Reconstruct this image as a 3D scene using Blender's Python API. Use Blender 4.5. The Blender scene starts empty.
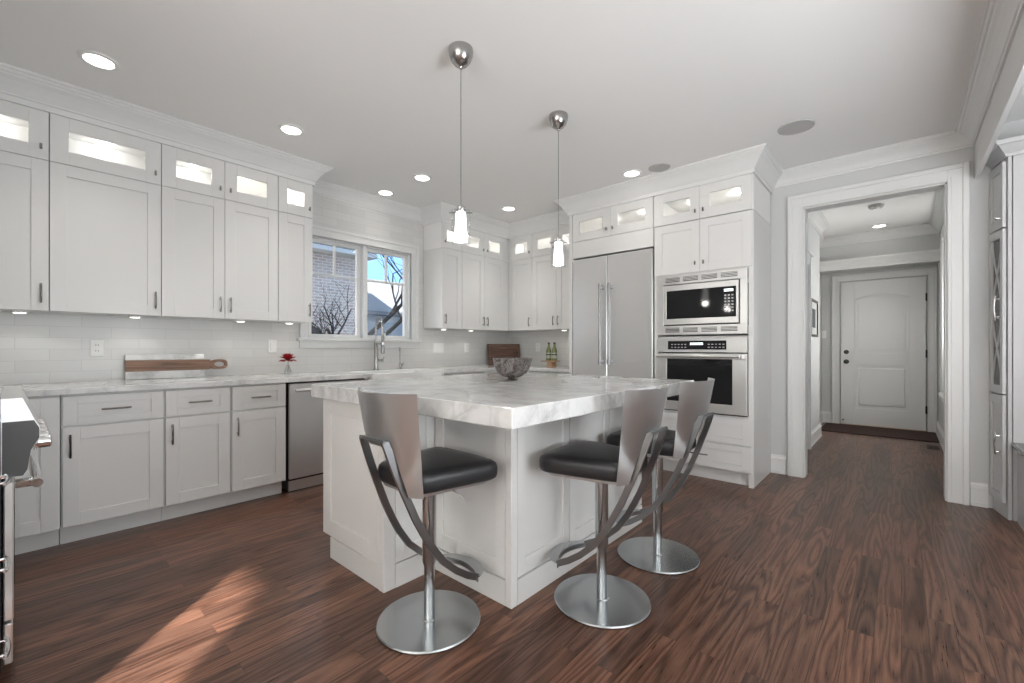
import bpy, bmesh, math, random
from mathutils import Vector, Matrix
PI = math.pi
R_ = math.radians
random.seed(7)
scn = bpy.context.scene
COL = scn.collection

# ------------------------------------------------------------------ camera, sky, sun, daylight, fill lights, exposure
cam = bpy.data.cameras.new('camera')
cam.sensor_width = 36.0
cam.lens = 440.0 / 1024.0 * 36.0
cam.shift_y = 6.5 / 1024.0
cam.clip_start = 0.02
cam_o = bpy.data.objects.new('camera', cam)
cam_o.location = (0, 0, 1.15)
cam_o.rotation_euler = (R_(90), 0, R_(41.5))
COL.objects.link(cam_o)
scn.camera = cam_o
scn.view_settings.view_transform = 'Standard'
scn.view_settings.look = 'None'
scn.view_settings.gamma = 1.0
scn.view_settings.use_curve_mapping = False
scn.view_settings.exposure = 0.10

world = bpy.data.worlds.new('sky')
scn.world = world
world.use_nodes = True
wn = world.node_tree
wn.nodes.clear()
w_out = wn.nodes.new('ShaderNodeOutputWorld')
w_bg = wn.nodes.new('ShaderNodeBackground')
w_tc = wn.nodes.new('ShaderNodeTexCoord')
w_map = wn.nodes.new('ShaderNodeMapping')
w_map.inputs['Scale'].default_value = (2.0, 2.0, 6.0)
w_noise = wn.nodes.new('ShaderNodeTexNoise')
w_noise.inputs['Scale'].default_value = 1.6
w_noise.inputs['Detail'].default_value = 6
w_ramp = wn.nodes.new('ShaderNodeValToRGB')
w_ramp.color_ramp.elements[0].position = 0.45
w_ramp.color_ramp.elements[0].color = (0.27, 0.52, 0.90, 1)
w_ramp.color_ramp.elements[1].position = 0.62
w_ramp.color_ramp.elements[1].color = (0.95, 0.97, 1.0, 1)
wn.links.new(w_tc.outputs['Generated'], w_map.inputs['Vector'])
wn.links.new(w_map.outputs['Vector'], w_noise.inputs['Vector'])
wn.links.new(w_noise.outputs['Fac'], w_ramp.inputs['Fac'])
wn.links.new(w_ramp.outputs['Color'], w_bg.inputs['Color'])
w_bg.inputs['Strength'].default_value = 2.0
wn.links.new(w_bg.outputs['Background'], w_out.inputs['Surface'])

sun = bpy.data.lights.new('sun', 'SUN')
sun.energy = 26.0
sun.angle = R_(0.7)
sun.color = (1.0, 0.96, 0.93)
sun_o = bpy.data.objects.new('sun', sun)
sun_o.rotation_euler = Vector((-0.66, 0.75, -0.37)).to_track_quat('-Z', 'Y').to_euler()
COL.objects.link(sun_o)

def area(name, loc, direction, sx, sy, watts, color=(1, 1, 1)):
    l = bpy.data.lights.new(name, 'AREA')
    l.shape = 'RECTANGLE'
    l.size, l.size_y, l.energy, l.color = sx, sy, watts, color
    o = bpy.data.objects.new(name, l)
    o.location = loc
    o.rotation_euler = Vector(direction).to_track_quat('-Z', 'Z').to_euler()
    COL.objects.link(o)
    return o

# rear and nook fill added, tilted up to brighten the ceiling; hall window daylight last
area('rear_fill', (0.3, -3.98, 1.45), (0, 1, 3.2), 3.0, 1.9, 360, (1.0, 0.97, 0.93))
area('nook_fill', (2.58, 1.2, 1.4), (-1, 0, 1.9), 3.2, 1.6, 205, (0.90, 0.955, 1.0))
area('daylight_hall', (0.52, 6.72, 1.5), (-1, 0, 0.1), 0.7, 1.7, 55, (1.0, 0.97, 0.93))
CAN_W, PUCK_W, CAB_W, PEND_W = 20.0, .28, .66, 2.0
WARM = (1.0, 0.955, 0.89)

# ------------------------------------------------------------------ materials
def mat(name, color=(.8, .8, .8), rough=.5, metal=0.0, spec=.5, build=None):
    m = bpy.data.materials.new(name)
    m.use_nodes = True
    nt = m.node_tree
    b = nt.nodes['Principled BSDF']
    b.inputs['Base Color'].default_value = (*color, 1)
    b.inputs['Roughness'].default_value = rough
    b.inputs['Metallic'].default_value = metal
    b.inputs['Specular IOR Level'].default_value = spec
    if build:
        build(nt, b)
    return m

def N(nt, typ, **kw):
    n = nt.nodes.new(typ)
    for k, v in kw.items():
        if k.startswith('i_'):
            n.inputs[k[2:].replace('_', ' ')].default_value = v
        else:
            setattr(n, k, v)
    return n

def coords(nt, scale=(1, 1, 1), order=None, mode='Object'):
    tc = N(nt, 'ShaderNodeTexCoord')
    if mode == 'World':
        tc = N(nt, 'ShaderNodeNewGeometry')
        src = tc.outputs['Position']
    else:
        src = tc.outputs[mode]
    if order:
        sp = N(nt, 'ShaderNodeSeparateXYZ')
        cb = N(nt, 'ShaderNodeCombineXYZ')
        nt.links.new(src, sp.inputs[0])
        for i, ax in enumerate(order):
            nt.links.new(sp.outputs[ax], cb.inputs[i])
        src = cb.outputs[0]
    mp = N(nt, 'ShaderNodeMapping')
    mp.inputs['Scale'].default_value = scale
    nt.links.new(src, mp.inputs['Vector'])
    return mp.outputs['Vector']

def ramp(nt, fac, stops):
    r = N(nt, 'ShaderNodeValToRGB')
    e = r.color_ramp.elements
    while len(e) < len(stops):
        e.new(0.5)
    for el, (p, c) in zip(e, stops):
        el.position = p
        el.color = (*c, 1)
    nt.links.new(fac, r.inputs['Fac'])
    return r.outputs['Color']

def bump(nt, b, height, strength=.2, dist=.002):
    n = N(nt, 'ShaderNodeBump')
    n.inputs['Strength'].default_value = strength
    n.inputs['Distance'].default_value = dist
    nt.links.new(height, n.inputs['Height'])
    nt.links.new(n.outputs['Normal'], b.inputs['Normal'])

def math_(nt, op, a, b=None, c=None):
    n = N(nt, 'ShaderNodeMath', operation=op)
    for i, v in enumerate((a, b, c)):
        if v is None:
            continue
        if isinstance(v, (int, float)):
            n.inputs[i].default_value = v
        else:
            nt.links.new(v, n.inputs[i])
    return n.outputs[0]

def mix(nt, fac, a, b, mode='MIX'):
    n = N(nt, 'ShaderNodeMix', data_type='RGBA', blend_type=mode)
    for sock, v in ((n.inputs['Factor'], fac), (n.inputs[6], a), (n.inputs[7], b)):
        if isinstance(v, (int, float)):
            sock.default_value = v
        elif isinstance(v, tuple):
            sock.default_value = (*v, 1)
        else:
            nt.links.new(v, sock)
    return n.outputs[2]

def m_paint(nt, b):
    v = coords(nt, (40, 40, 40))
    n = N(nt, 'ShaderNodeTexNoise', i_Scale=3.0, i_Detail=3.0)
    nt.links.new(v, n.inputs['Vector'])
    bump(nt, b, n.outputs['Fac'], .03, .001)

def m_floor(nt, b):
    v = coords(nt, (1, 1, 1), (1, 0, 2), 'World')          # planks run along the window wall
    br = N(nt, 'ShaderNodeTexBrick')
    br.offset, br.offset_frequency, br.squash = .37, 2, 1.0
    br.inputs['Color1'].default_value = (0, 0, 0, 1)
    br.inputs['Color2'].default_value = (1, 1, 1, 1)
    br.inputs['Mortar'].default_value = (0.5, 0.5, 0.5, 1)
    br.inputs['Scale'].default_value = 1.0
    br.inputs['Mortar Size'].default_value = .0009
    br.inputs['Mortar Smooth'].default_value = .2
    br.inputs['Brick Width'].default_value = .86
    br.inputs['Row Height'].default_value = .0825
    nt.links.new(v, br.inputs['Vector'])
    rnd = br.outputs['Color']
    off = N(nt, 'ShaderNodeVectorMath', operation='SCALE')
    off.inputs['Scale'].default_value = 31.7
    nt.links.new(rnd, off.inputs[0])
    add = N(nt, 'ShaderNodeVectorMath', operation='ADD')
    nt.links.new(v, add.inputs[0])
    nt.links.new(off.outputs[0], add.inputs[1])
    mp = N(nt, 'ShaderNodeMapping')
    mp.inputs['Scale'].default_value = (1.0, 12.5, 1.0)
    nt.links.new(add.outputs[0], mp.inputs['Vector'])
    n1 = N(nt, 'ShaderNodeTexNoise', i_Scale=.9, i_Detail=1.0, i_Roughness=.4)
    nt.links.new(mp.outputs[0], n1.inputs['Vector'])
    rings = math_(nt, 'SINE', math_(nt, 'MULTIPLY', n1.outputs['Fac'], 60.0))
    rings = math_(nt, 'POWER', math_(nt, 'MULTIPLY_ADD', rings, .499, .5), .55)
    mp2 = N(nt, 'ShaderNodeMapping')
    mp2.inputs['Scale'].default_value = (9.0, 210.0, 1.0)
    nt.links.new(add.outputs[0], mp2.inputs['Vector'])
    n2 = N(nt, 'ShaderNodeTexNoise', i_Scale=1.0, i_Detail=4.0, i_Roughness=.65)
    nt.links.new(mp2.outputs[0], n2.inputs['Vector'])
    g = math_(nt, 'MULTIPLY_ADD', rings, .32, math_(nt, 'MULTIPLY', n2.outputs['Fac'], .66))
    c = ramp(nt, g, [(.22, (.036, .015, .009)), (.44, (.098, .045, .028)), (.62, (.160, .080, .052)), (.84, (.26, .142, .098))])
    sepr = N(nt, 'ShaderNodeSeparateColor')
    nt.links.new(rnd, sepr.inputs[0])
    tint = ramp(nt, sepr.outputs[0], [(0, (.62, .60, .60)), (.5, (.98, .95, .93)), (1, (1.30, 1.22, 1.16))])
    c = mix(nt, 1.0, c, tint, 'MULTIPLY')
    c = mix(nt, math_(nt, 'MULTIPLY', br.outputs['Fac'], .8), c, (.012, .006, .004))
    nt.links.new(c, b.inputs['Base Color'])
    nt.links.new(math_(nt, 'MULTIPLY_ADD', n2.outputs['Fac'], .16, .22), b.inputs['Roughness'])
    h = math_(nt, 'SUBTRACT', math_(nt, 'MULTIPLY', g, .35), br.outputs['Fac'])
    bump(nt, b, h, .22, .0012)

def m_tile(order):
    def f(nt, b):
        v = coords(nt, (1, 1, 1), order, 'World')
        br = N(nt, 'ShaderNodeTexBrick')
        br.offset, br.offset_frequency, br.squash = .5, 2, 1.0
        br.inputs['Color1'].default_value = (.69, .685, .668, 1)
        br.inputs['Color2'].default_value = (.635, .63, .615, 1)
        br.inputs['Mortar'].default_value = (.54, .535, .52, 1)
        br.inputs['Scale'].default_value = 1.0
        br.inputs['Mortar Size'].default_value = .0016
        br.inputs['Mortar Smooth'].default_value = .3
        br.inputs['Brick Width'].default_value = .305
        br.inputs['Row Height'].default_value = .0762
        nt.links.new(v, br.inputs['Vector'])
        nt.links.new(br.outputs['Color'], b.inputs['Base Color'])
        n = N(nt, 'ShaderNodeTexNoise', i_Scale=9.0, i_Detail=2.0)
        nt.links.new(v, n.inputs['Vector'])
        h = math_(nt, 'SUBTRACT', math_(nt, 'MULTIPLY', n.outputs['Fac'], .8), br.outputs['Fac'])
        bump(nt, b, h, .18, .003)
    return f

def m_marble(nt, b):
    v = coords(nt, (1, 1, 1), None, 'World')
    n0 = N(nt, 'ShaderNodeTexNoise', i_Scale=1.6, i_Detail=5.0, i_Roughness=.6, i_Distortion=1.3)
    nt.links.new(v, n0.inputs['Vector'])
    n1 = N(nt, 'ShaderNodeTexNoise', i_Scale=7.0, i_Detail=8.0, i_Roughness=.68, i_Distortion=.9)
    nt.links.new(v, n1.inputs['Vector'])
    vein = math_(nt, 'ABSOLUTE', math_(nt, 'SUBTRACT', n0.outputs['Fac'], .5))
    cv = ramp(nt, vein, [(0, (.60, .60, .60)), (.03, (.72, .72, .715)), (.10, (.79, .79, .78))])
    cl = ramp(nt, n1.outputs['Fac'], [(.30, (.70, .70, .70)), (.52, (.96, .96, .955)), (.70, (1, 1, 1))])
    nt.links.new(mix(nt, 1.0, cv, cl, 'MULTIPLY'), b.inputs['Base Color'])

def m_brushed(order, amount=.015):
    def f(nt, b):
        v = coords(nt, order)
        n = N(nt, 'ShaderNodeTexNoise', i_Scale=1.0, i_Detail=4.0, i_Roughness=.6)
        nt.links.new(v, n.inputs['Vector'])
        nt.links.new(math_(nt, 'MULTIPLY_ADD', n.outputs['Fac'], .08, b.inputs['Roughness'].default_value - .04), b.inputs['Roughness'])
        bump(nt, b, n.outputs['Fac'], amount, .0006)
    return f

def m_wood(c0, c1, c2, scale=(3, 40, 40)):
    def f(nt, b):
        v = coords(nt, scale)
        n = N(nt, 'ShaderNodeTexNoise', i_Scale=1.0, i_Detail=5.0, i_Roughness=.6, i_Distortion=.6)
        nt.links.new(v, n.inputs['Vector'])
        nt.links.new(ramp(nt, n.outputs['Fac'], [(.3, c0), (.52, c1), (.72, c2)]), b.inputs['Base Color'])
    return f

def m_leather(nt, b):
    v = coords(nt, (1, 1, 1))
    n = N(nt, 'ShaderNodeTexVoronoi', i_Scale=420.0)
    nt.links.new(v, n.inputs['Vector'])
    bump(nt, b, n.outputs['Distance'], .12, .0008)

def m_mosaic(nt, b):
    v = coords(nt, (1, 1, 1))
    n0 = N(nt, 'ShaderNodeTexNoise', i_Scale=14.0, i_Detail=5.0, i_Distortion=1.5)
    nt.links.new(v, n0.inputs['Vector'])
    vo = N(nt, 'ShaderNodeTexVoronoi', feature='DISTANCE_TO_EDGE', i_Scale=38.0)
    nt.links.new(v, vo.inputs['Vector'])
    base = ramp(nt, n0.outputs['Fac'], [(.28, (.022, .021, .022)), (.40, (.11, .098, .092)), (.50, (.060, .040, .036)), (.56, (.18, .165, .155)), (.72, (.035, .038, .046))])
    lines = ramp(nt, vo.outputs['Distance'], [(0, (1, 1, 1)), (.06, (0, 0, 0))])
    nt.links.new(mix(nt, math_(nt, 'MULTIPLY', lines, .40), base, (.30, .285, .27)), b.inputs['Base Color'])

def m_brick(nt, b):
    v = coords(nt, (1, 1, 1), (1, 2, 0), 'World')
    br = N(nt, 'ShaderNodeTexBrick')
    br.inputs['Color1'].default_value = (.56, .40, .34, 1)
    br.inputs['Color2'].default_value = (.70, .57, .50, 1)
    br.inputs['Mortar'].default_value = (.78, .77, .76, 1)
    br.inputs['Scale'].default_value = 1.0
    br.inputs['Mortar Size'].default_value = .012
    br.inputs['Brick Width'].default_value = .24
    br.inputs['Row Height'].default_value = .085
    nt.links.new(v, br.inputs['Vector'])
    nt.links.new(br.outputs['Color'], b.inputs['Base Color'])

def glass_mat(name, tint=(.97, .98, .98), frost=0.0, refl=.10):
    m = bpy.data.materials.new(name)
    m.use_nodes = True
    nt = m.node_tree
    nt.nodes.clear()
    out = N(nt, 'ShaderNodeOutputMaterial')
    tr = N(nt, 'ShaderNodeBsdfTransparent')
    tr.inputs['Color'].default_value = (*tint, 1)
    gl = N(nt, 'ShaderNodeBsdfGlossy')
    gl.inputs['Roughness'].default_value = .03
    lw = N(nt, 'ShaderNodeLayerWeight', i_Blend=.25)
    mx = N(nt, 'ShaderNodeMixShader')
    nt.links.new(math_(nt, 'MULTIPLY_ADD', lw.outputs['Fresnel'], .32, refl * .4), mx.inputs[0])
    nt.links.new(tr.outputs[0], mx.inputs[1])
    nt.links.new(gl.outputs[0], mx.inputs[2])
    last = mx
    if frost:
        tl = N(nt, 'ShaderNodeBsdfTranslucent')
        tl.inputs['Color'].default_value = (.9, .9, .88, 1)
        m2 = N(nt, 'ShaderNodeMixShader')
        m2.inputs[0].default_value = frost
        nt.links.new(mx.outputs[0], m2.inputs[1])
        nt.links.new(tl.outputs[0], m2.inputs[2])
        last = m2
    nt.links.new(last.outputs[0], out.inputs['Surface'])
    return m

def emit(name, color, strength):
    m = bpy.data.materials.new(name)
    m.use_nodes = True
    b = m.node_tree.nodes['Principled BSDF']
    b.inputs['Base Color'].default_value = (.8, .8, .8, 1)
    b.inputs['Emission Color'].default_value = (*color, 1)
    b.inputs['Emission Strength'].default_value = strength
    return m

M = {}
M['cab'] = mat('cabinet_paint', (.745, .738, .722), .34, build=m_paint)
M['cab_inside'] = mat('cabinet_interior', (.84, .83, .815), .5)
M['trim'] = mat('trim_paint', (.745, .745, .735), .35, build=m_paint)
M['wall'] = mat('wall_paint', (.59, .595, .59), .6, build=m_paint)
M['ceil'] = mat('ceiling_paint', (.88, .872, .858), .7, build=m_paint)
M['floor'] = mat('oak_floor', (.1, .05, .03), .3, spec=.40, build=m_floor)
M['tile_l'] = mat('tile_window_wall', (.8, .8, .78), .30, build=m_tile((1, 2, 0)))
M['tile_b'] = mat('tile_back_wall', (.8, .8, .78), .30, build=m_tile((0, 2, 1)))
M['marble'] = mat('marble', (.8, .8, .8), .10, build=m_marble)
M['steel'] = mat('stainless_steel', (.80, .798, .79), .30, .86, build=m_brushed((2, 2, 300)))
M['steel_v'] = mat('stainless_steel_vertical', (.80, .798, .79), .30, .86, build=m_brushed((300, 300, 2)))
M['steel_s'] = mat('brushed_steel_stool', (.60, .61, .61), .33, .94, build=m_brushed((5, 5, 260), .02))
M['steel_s'].node_tree.nodes['Principled BSDF'].inputs['Anisotropic'].default_value = .75
M['steel_d'] = mat('dark_steel_bar', (.29, .29, .295), .33, 1.0)
M['steel_b'] = mat('satin_steel_base', (.50, .52, .53), .22, 1.0)
M['range_grey'] = mat('dark_grey_enamel', (.07, .07, .07), .45)
M['nickel'] = mat('brushed_nickel', (.42, .41, .40), .24, 1.0, build=m_brushed((60, 60, 60), .02))
M['chrome'] = mat('polished_chrome', (.72, .72, .72), .08, 1.0)
M['pull'] = mat('dark_nickel_pull', (.34, .33, .32), .18, 1.0)
M['black_glass'] = mat('black_glass', (.010, .010, .011), .06)
M['black'] = mat('black_plastic', (.018, .018, .018), .4)
M['dark'] = mat('dark_recess', (.05, .05, .05), .6)
M['leather'] = mat('black_leather', (.022, .022, .024), .36, build=m_leather)
M['glass'] = glass_mat('clear_glass', refl=.06)
M['glass_f'] = glass_mat('frosted_glass', frost=.55)
M['glass_w'] = glass_mat('window_glass', refl=.06)
M['white_pl'] = mat('white_plastic', (.82, .82, .80), .35)
M['porcelain'] = mat('white_fireclay', (.84, .84, .82), .10)
M['lens'] = emit('lamp_lens', (1.0, .96, .90), 9.0)
M['lens_s'] = emit('small_lamp_lens', (1.0, .95, .88), 6.0)
M['shade'] = emit('lit_opal_glass', (1.0, .97, .94), 2.2)
M['led'] = emit('display_digits', (.75, .85, .9), 1.2)
M['walnut'] = mat('walnut', (.1, .05, .03), .45, build=m_wood((.045, .018, .010), (.10, .045, .027), (.20, .105, .065)))
M['acacia'] = mat('acacia', (.2, .1, .06), .45, build=m_wood((.10, .045, .025), (.26, .14, .085), (.48, .32, .21), (2, 40, 60)))
M['stand_wood'] = mat('light_wood', (.5, .3, .18), .45, build=m_wood((.36, .20, .11), (.52, .32, .19), (.62, .42, .27)))
M['bottle'] = mat('green_bottle_glass', (.20, .23, .10), .10)
M['label'] = mat('bottle_label', (.42, .45, .34), .5)
M['cap'] = mat('dark_cap', (.03, .035, .03), .4)
M['mosaic'] = mat('stone_mosaic', (.3, .3, .3), .25, build=m_mosaic)
M['petal'] = mat('red_petals', (.33, .004, .007), .5)
M['stem'] = mat('stem', (.12, .13, .05), .6)
M['mat'] = mat('door_mat_pile', (.050, .024, .018), .9)
M['frame_black'] = mat('black_frame', (.02, .02, .02), .4)
M['paper'] = mat('art_print', (.55, .55, .53), .6)
M['vent'] = mat('brown_vent', (.07, .035, .022), .5)
M['grille'] = mat('speaker_grille', (.50, .495, .485), .7)
M['brick'] = mat('house_brick', (.4, .3, .27), .85, build=m_brick)
M['roof'] = mat('slate_roof', (.17, .175, .185), .8)
M['siding'] = mat('pale_siding', (.62, .63, .64), .8)
M['bark'] = mat('bark', (.035, .028, .025), .9)
M['ground'] = mat('winter_lawn', (.16, .15, .10), .95)
M['hutch'] = mat('hutch_paint', (.56, .56, .56), .35, build=m_paint)
M['hutch_glass'] = mat('seeded_glass', (.09, .09, .09), .12)
M['desk'] = mat('desk_stone', (.20, .20, .20), .2)

# ------------------------------------------------------------------ mesh helpers
class MB:
    def __init__(self):
        self.bm = bmesh.new()
    def box(self, x0, x1, y0, y1, z0, z1, bev=0.0, seg=1, mtx=None):
        vs = [self.bm.verts.new((x, y, z)) for z in (z0, z1) for y in (y0, y1) for x in (x0, x1)]
        q = [(0, 2, 3, 1), (4, 5, 7, 6), (0, 1, 5, 4), (2, 6, 7, 3), (0, 4, 6, 2), (1, 3, 7, 5)]
        fs = [self.bm.faces.new([vs[i] for i in f]) for f in q]
        if bev > 0:
            es = list({e for f in fs for e in f.edges})
            r = bmesh.ops.bevel(self.bm, geom=es, offset=bev, segments=seg, affect='EDGES', profile=.5)
            vs = list({v for f in r['faces'] for v in f.verts} | {v for v in vs if v.is_valid})
        if mtx is not None:
            for v in vs:
                v.co = mtx @ v.co
        return self
    def prism(self, poly, y0, y1, axes='xz'):
        """extrude polygon given in two axes along the third"""
        ix = {'x': 0, 'y': 1, 'z': 2}
        a, b = ix[axes[0]], ix[axes[1]]
        c = 3 - a - b
        rows = []
        for w in (y0, y1):
            row = []
            for p in poly:
                co = [0, 0, 0]
                co[a], co[b], co[c] = p[0], p[1], w
                row.append(self.bm.verts.new(co))
            rows.append(row)
        n = len(poly)
        self.bm.faces.new(rows[0])
        self.bm.faces.new(list(reversed(rows[1])))
        for i in range(n):
            j = (i + 1) % n
            self.bm.faces.new((rows[0][i], rows[1][i], rows[1][j], rows[0][j]))
        return self
    def lathe(self, prof, n=32, center=(0, 0, 0), axis='z'):
        """prof: (r, h) pairs; closed with caps where r>0 at the ends"""
        rings = []
        for r, h in prof:
            ring = []
            for k in range(n):
                t = 2 * PI * k / n
                if axis == 'z':
                    co = (center[0] + r * math.cos(t), center[1] + r * math.sin(t), center[2] + h)
                elif axis == 'y':
                    co = (center[0] + r * math.cos(t), center[1] + h, center[2] + r * math.sin(t))
                else:
                    co = (center[0] + h, center[1] + r * math.cos(t), center[2] + r * math.sin(t))
                ring.append(self.bm.verts.new(co))
            rings.append(ring)
        for a, b in zip(rings, rings[1:]):
            for k in range(n):
                j = (k + 1) % n
                self.bm.faces.new((a[k], a[j], b[j], b[k]))
        if prof[0][0] > 1e-5:
            self.bm.faces.new(list(reversed(rings[0])))
        if prof[-1][0] > 1e-5:
            self.bm.faces.new(rings[-1])
        return self
    def cyl(self, p0, p1, r, n=16, r2=None):
        return self.tube([p0, p1], [r, r if r2 is None else r2], n)
    def tube(self, pts, r, n=10, cap=True):
        pts = [Vector(p) for p in pts]
        rr = r if isinstance(r, (list, tuple)) else [r] * len(pts)
        t0 = (pts[1] - pts[0]).normalized()
        up = Vector((0, 0, 1)) if abs(t0.z) < .9 else Vector((1, 0, 0))
        u = t0.cross(up).normalized()
        rings = []
        for i, p in enumerate(pts):
            t = (pts[min(i + 1, len(pts) - 1)] - pts[max(i - 1, 0)]).normalized()
            u = (u - t * u.dot(t)).normalized()
            w = t.cross(u)
            rings.append([self.bm.verts.new(p + rr[i] * (math.cos(2 * PI * k / n) * u + math.sin(2 * PI * k / n) * w)) for k in range(n)])
        for a, b in zip(rings, rings[1:]):
            for k in range(n):
                j = (k + 1) % n
                self.bm.faces.new((a[k], a[j], b[j], b[k]))
        if cap:
            self.bm.faces.new(list(reversed(rings[0])))
            self.bm.faces.new(rings[-1])
        return self
    def strip(self, pts, widths, normals, thick):
        """flat bar along pts: widths along the given width vectors, thickness across"""
        pts = [Vector(p) for p in pts]
        rings = []
        for i, p in enumerate(pts):
            t = (pts[min(i + 1, len(pts) - 1)] - pts[max(i - 1, 0)]).normalized()
            s = Vector(normals[i] if isinstance(normals, list) else normals)
            s = (s - t * s.dot(t)).normalized()
            d = t.cross(s)
            w = widths[i] if isinstance(widths, list) else widths
            rings.append([self.bm.verts.new(p + a * s * thick / 2 + c * d * w / 2) for a, c in ((-1, -1), (1, -1), (1, 1), (-1, 1))])
        for a, b in zip(rings, rings[1:]):
            for k in range(4):
                j = (k + 1) % 4
                self.bm.faces.new((a[k], a[j], b[j], b[k]))
        self.bm.faces.new(list(reversed(rings[0])))
        self.bm.faces.new(rings[-1])
        return self
    def sweep(self, path, prof, z):
        """moulding: path in XY with the room on its right, profile (out, up) points"""
        path = [Vector((p[0], p[1])) for p in path]
        rows = []
        for i, p in enumerate(path):
            ds = []
            if i > 0:
                ds.append((p - path[i - 1]).normalized())
            if i < len(path) - 1:
                ds.append((path[i + 1] - p).normalized())
            ns = [Vector((d.y, -d.x)) for d in ds]
            if len(ns) == 2:
                m = ns[0] + ns[1]
                m = m / max(1e-6, 1 + ns[0].dot(ns[1]))
            else:
                m = ns[0]
            rows.append([self.bm.verts.new((p.x + m.x * o, p.y + m.y * o, z + h)) for o, h in prof])
        n = len(prof)
        for a, b in zip(rows, rows[1:]):
            for k in range(n):
                j = (k + 1) % n
                self.bm.faces.new((a[k], b[k], b[j], a[j]))
        self.bm.faces.new(rows[0])
        self.bm.faces.new(list(reversed(rows[-1])))
        return self
    def build(self, name, m, parent=None, smooth=None, bevel=0.0):
        bmesh.ops.recalc_face_normals(self.bm, faces=self.bm.faces[:])
        me = bpy.data.meshes.new(name)
        self.bm.to_mesh(me)
        self.bm.free()
        o = bpy.data.objects.new(name, me)
        COL.objects.link(o)
        me.materials.append(M[m] if isinstance(m, str) else m)
        if parent:
            o.parent = parent
        if smooth is not None:
            for p in me.polygons:
                p.use_smooth = True
            try:
                me.set_sharp_from_angle(angle=R_(smooth))
            except Exception:
                pass
        if bevel:
            md = o.modifiers.new('bevel', 'BEVEL')
            md.width, md.segments, md.limit_method = bevel, 2, 'ANGLE'
        return o

def thing(name, label, cat, loc=(0, 0, 0), rz=0, group=None):
    o = bpy.data.objects.new(name, None)
    o.empty_display_size = .05
    COL.objects.link(o)
    o.location, o.rotation_euler = loc, (0, 0, rz)
    return tag(o, label, cat, group)

def tag(o, label, cat, group=None):
    o['label'], o['category'] = label, cat
    if group:
        o['group'] = group
    return o

def struct(o):
    o['kind'] = 'structure'
    return o

def lamp(name, kind, loc, watts, parent=None, color=WARM, size=.03, spot=None, blend=.6):
    l = bpy.data.lights.new(name, kind)
    l.energy, l.color = watts, color
    l.shadow_soft_size = size
    if kind == 'SPOT':
        l.spot_size, l.spot_blend = R_(spot), blend
    o = bpy.data.objects.new(name, l)
    o.location = loc
    COL.objects.link(o)
    if parent:
        o.parent = parent
    return o

# ------------------------------------------------------------------ room shell
CZ = 2.743
XL, YB = -4.22, 4.65
struct(MB().box(-4.37, 2.75, -4.2, 8.5, -.08, 0).build('floor', 'floor'))
struct(MB().box(-4.37, .55, -4.2, 4.77, CZ, CZ + .08).box(-1.3, .55, 4.77, 8.5, CZ, CZ + .08).build('ceiling', 'ceil'))
struct(MB().box(.551, 2.75, -4.2, 4.77, CZ, CZ + .08).build('ceiling_nook', 'ceil'))
WY0, WY1, WZ0, WZ1 = 1.862, 3.010, 1.245, 2.226          # window opening
struct(MB().box(-4.37, XL, -.66, WY0, 0, CZ).box(-4.37, XL, WY1, 4.77, 0, CZ).box(-4.37, XL, WY0, WY1, 0, WZ0)
       .box(-4.37, XL, WY0, WY1, WZ1, CZ).build('wall_left', 'tile_l'))
OX0, OX1, OZ = -.655, .262, 2.40                        # cased opening to the hall
struct(MB().box(-4.37, OX0, YB, 4.77, 0, CZ).box(OX0, OX1, YB, 4.77, OZ, CZ).box(OX1, 2.75, YB, 4.77, 0, CZ).build('wall_back', 'wall'))
struct(MB().box(XL + .001, -2.70, YB - .008, YB - .0005, .60, 1.45).build('wall_back_tile', 'tile_b'))
struct(MB().box(.40, .424, -4.2, YB, 2.385, CZ).build('wall_beam', 'trim'))
struct(MB().box(-4.37, -1.90, -.80, -.66, 0, CZ).box(-2.05, -1.90, -4.2, -.80, 0, CZ).build('wall_range', 'wall'))
struct(MB().box(-1.90, -1.15, -4.2, -4.08, 0, CZ).box(2.15, 2.75, -4.2, -4.08, 0, CZ).box(-1.15, 1.68, -4.2, -4.08, 0, CZ)
       .box(1.68, 2.15, -4.2, -4.08, 0, .3).box(1.68, 2.15, -4.2, -4.08, 2.44, CZ).build('wall_rear', 'wall'))
struct(MB().box(2.63, 2.75, -4.08, -.45, 0, CZ).box(2.63, 2.75, 2.85, YB, 0, CZ).box(2.63, 2.75, -.45, 2.85, 0, CZ).build('wall_right', 'wall'))

# hall beyond the opening
HL, HR = -.80, .372
struct(MB().box(-1.0, HL, 5.98, 6.98, 0, CZ).box(-1.0, HL, 4.77, 5.10, 0, CZ).box(-1.0, HL, 5.10, 5.98, 2.10, CZ)
       .box(-1.3, -.93, 6.98, 8.5, 0, CZ).box(-1.3, -1.2, 4.77, 6.98, 0, CZ).build('wall_hall_left', 'wall'))
SY0, SY1, SZ0, SZ1 = 6.30, 7.10, .63, 2.38               # hall side window
struct(MB().box(HR, .50, 4.77, SY0, 0, CZ).box(HR, .50, SY1, 8.5, 0, CZ).box(HR, .50, SY0, SY1, 0, SZ0)
       .box(HR, .50, SY0, SY1, SZ1, CZ).build('wall_hall_right', 'wall'))
DY = 8.33
struct(MB().box(-1.3, .5, DY, 8.5, 0, CZ).build('wall_hall_end', 'wall'))
struct(MB().box(-.93, HR, 7.86, DY, 2.29, CZ).build('wall_hall_header', 'wall'))

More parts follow.
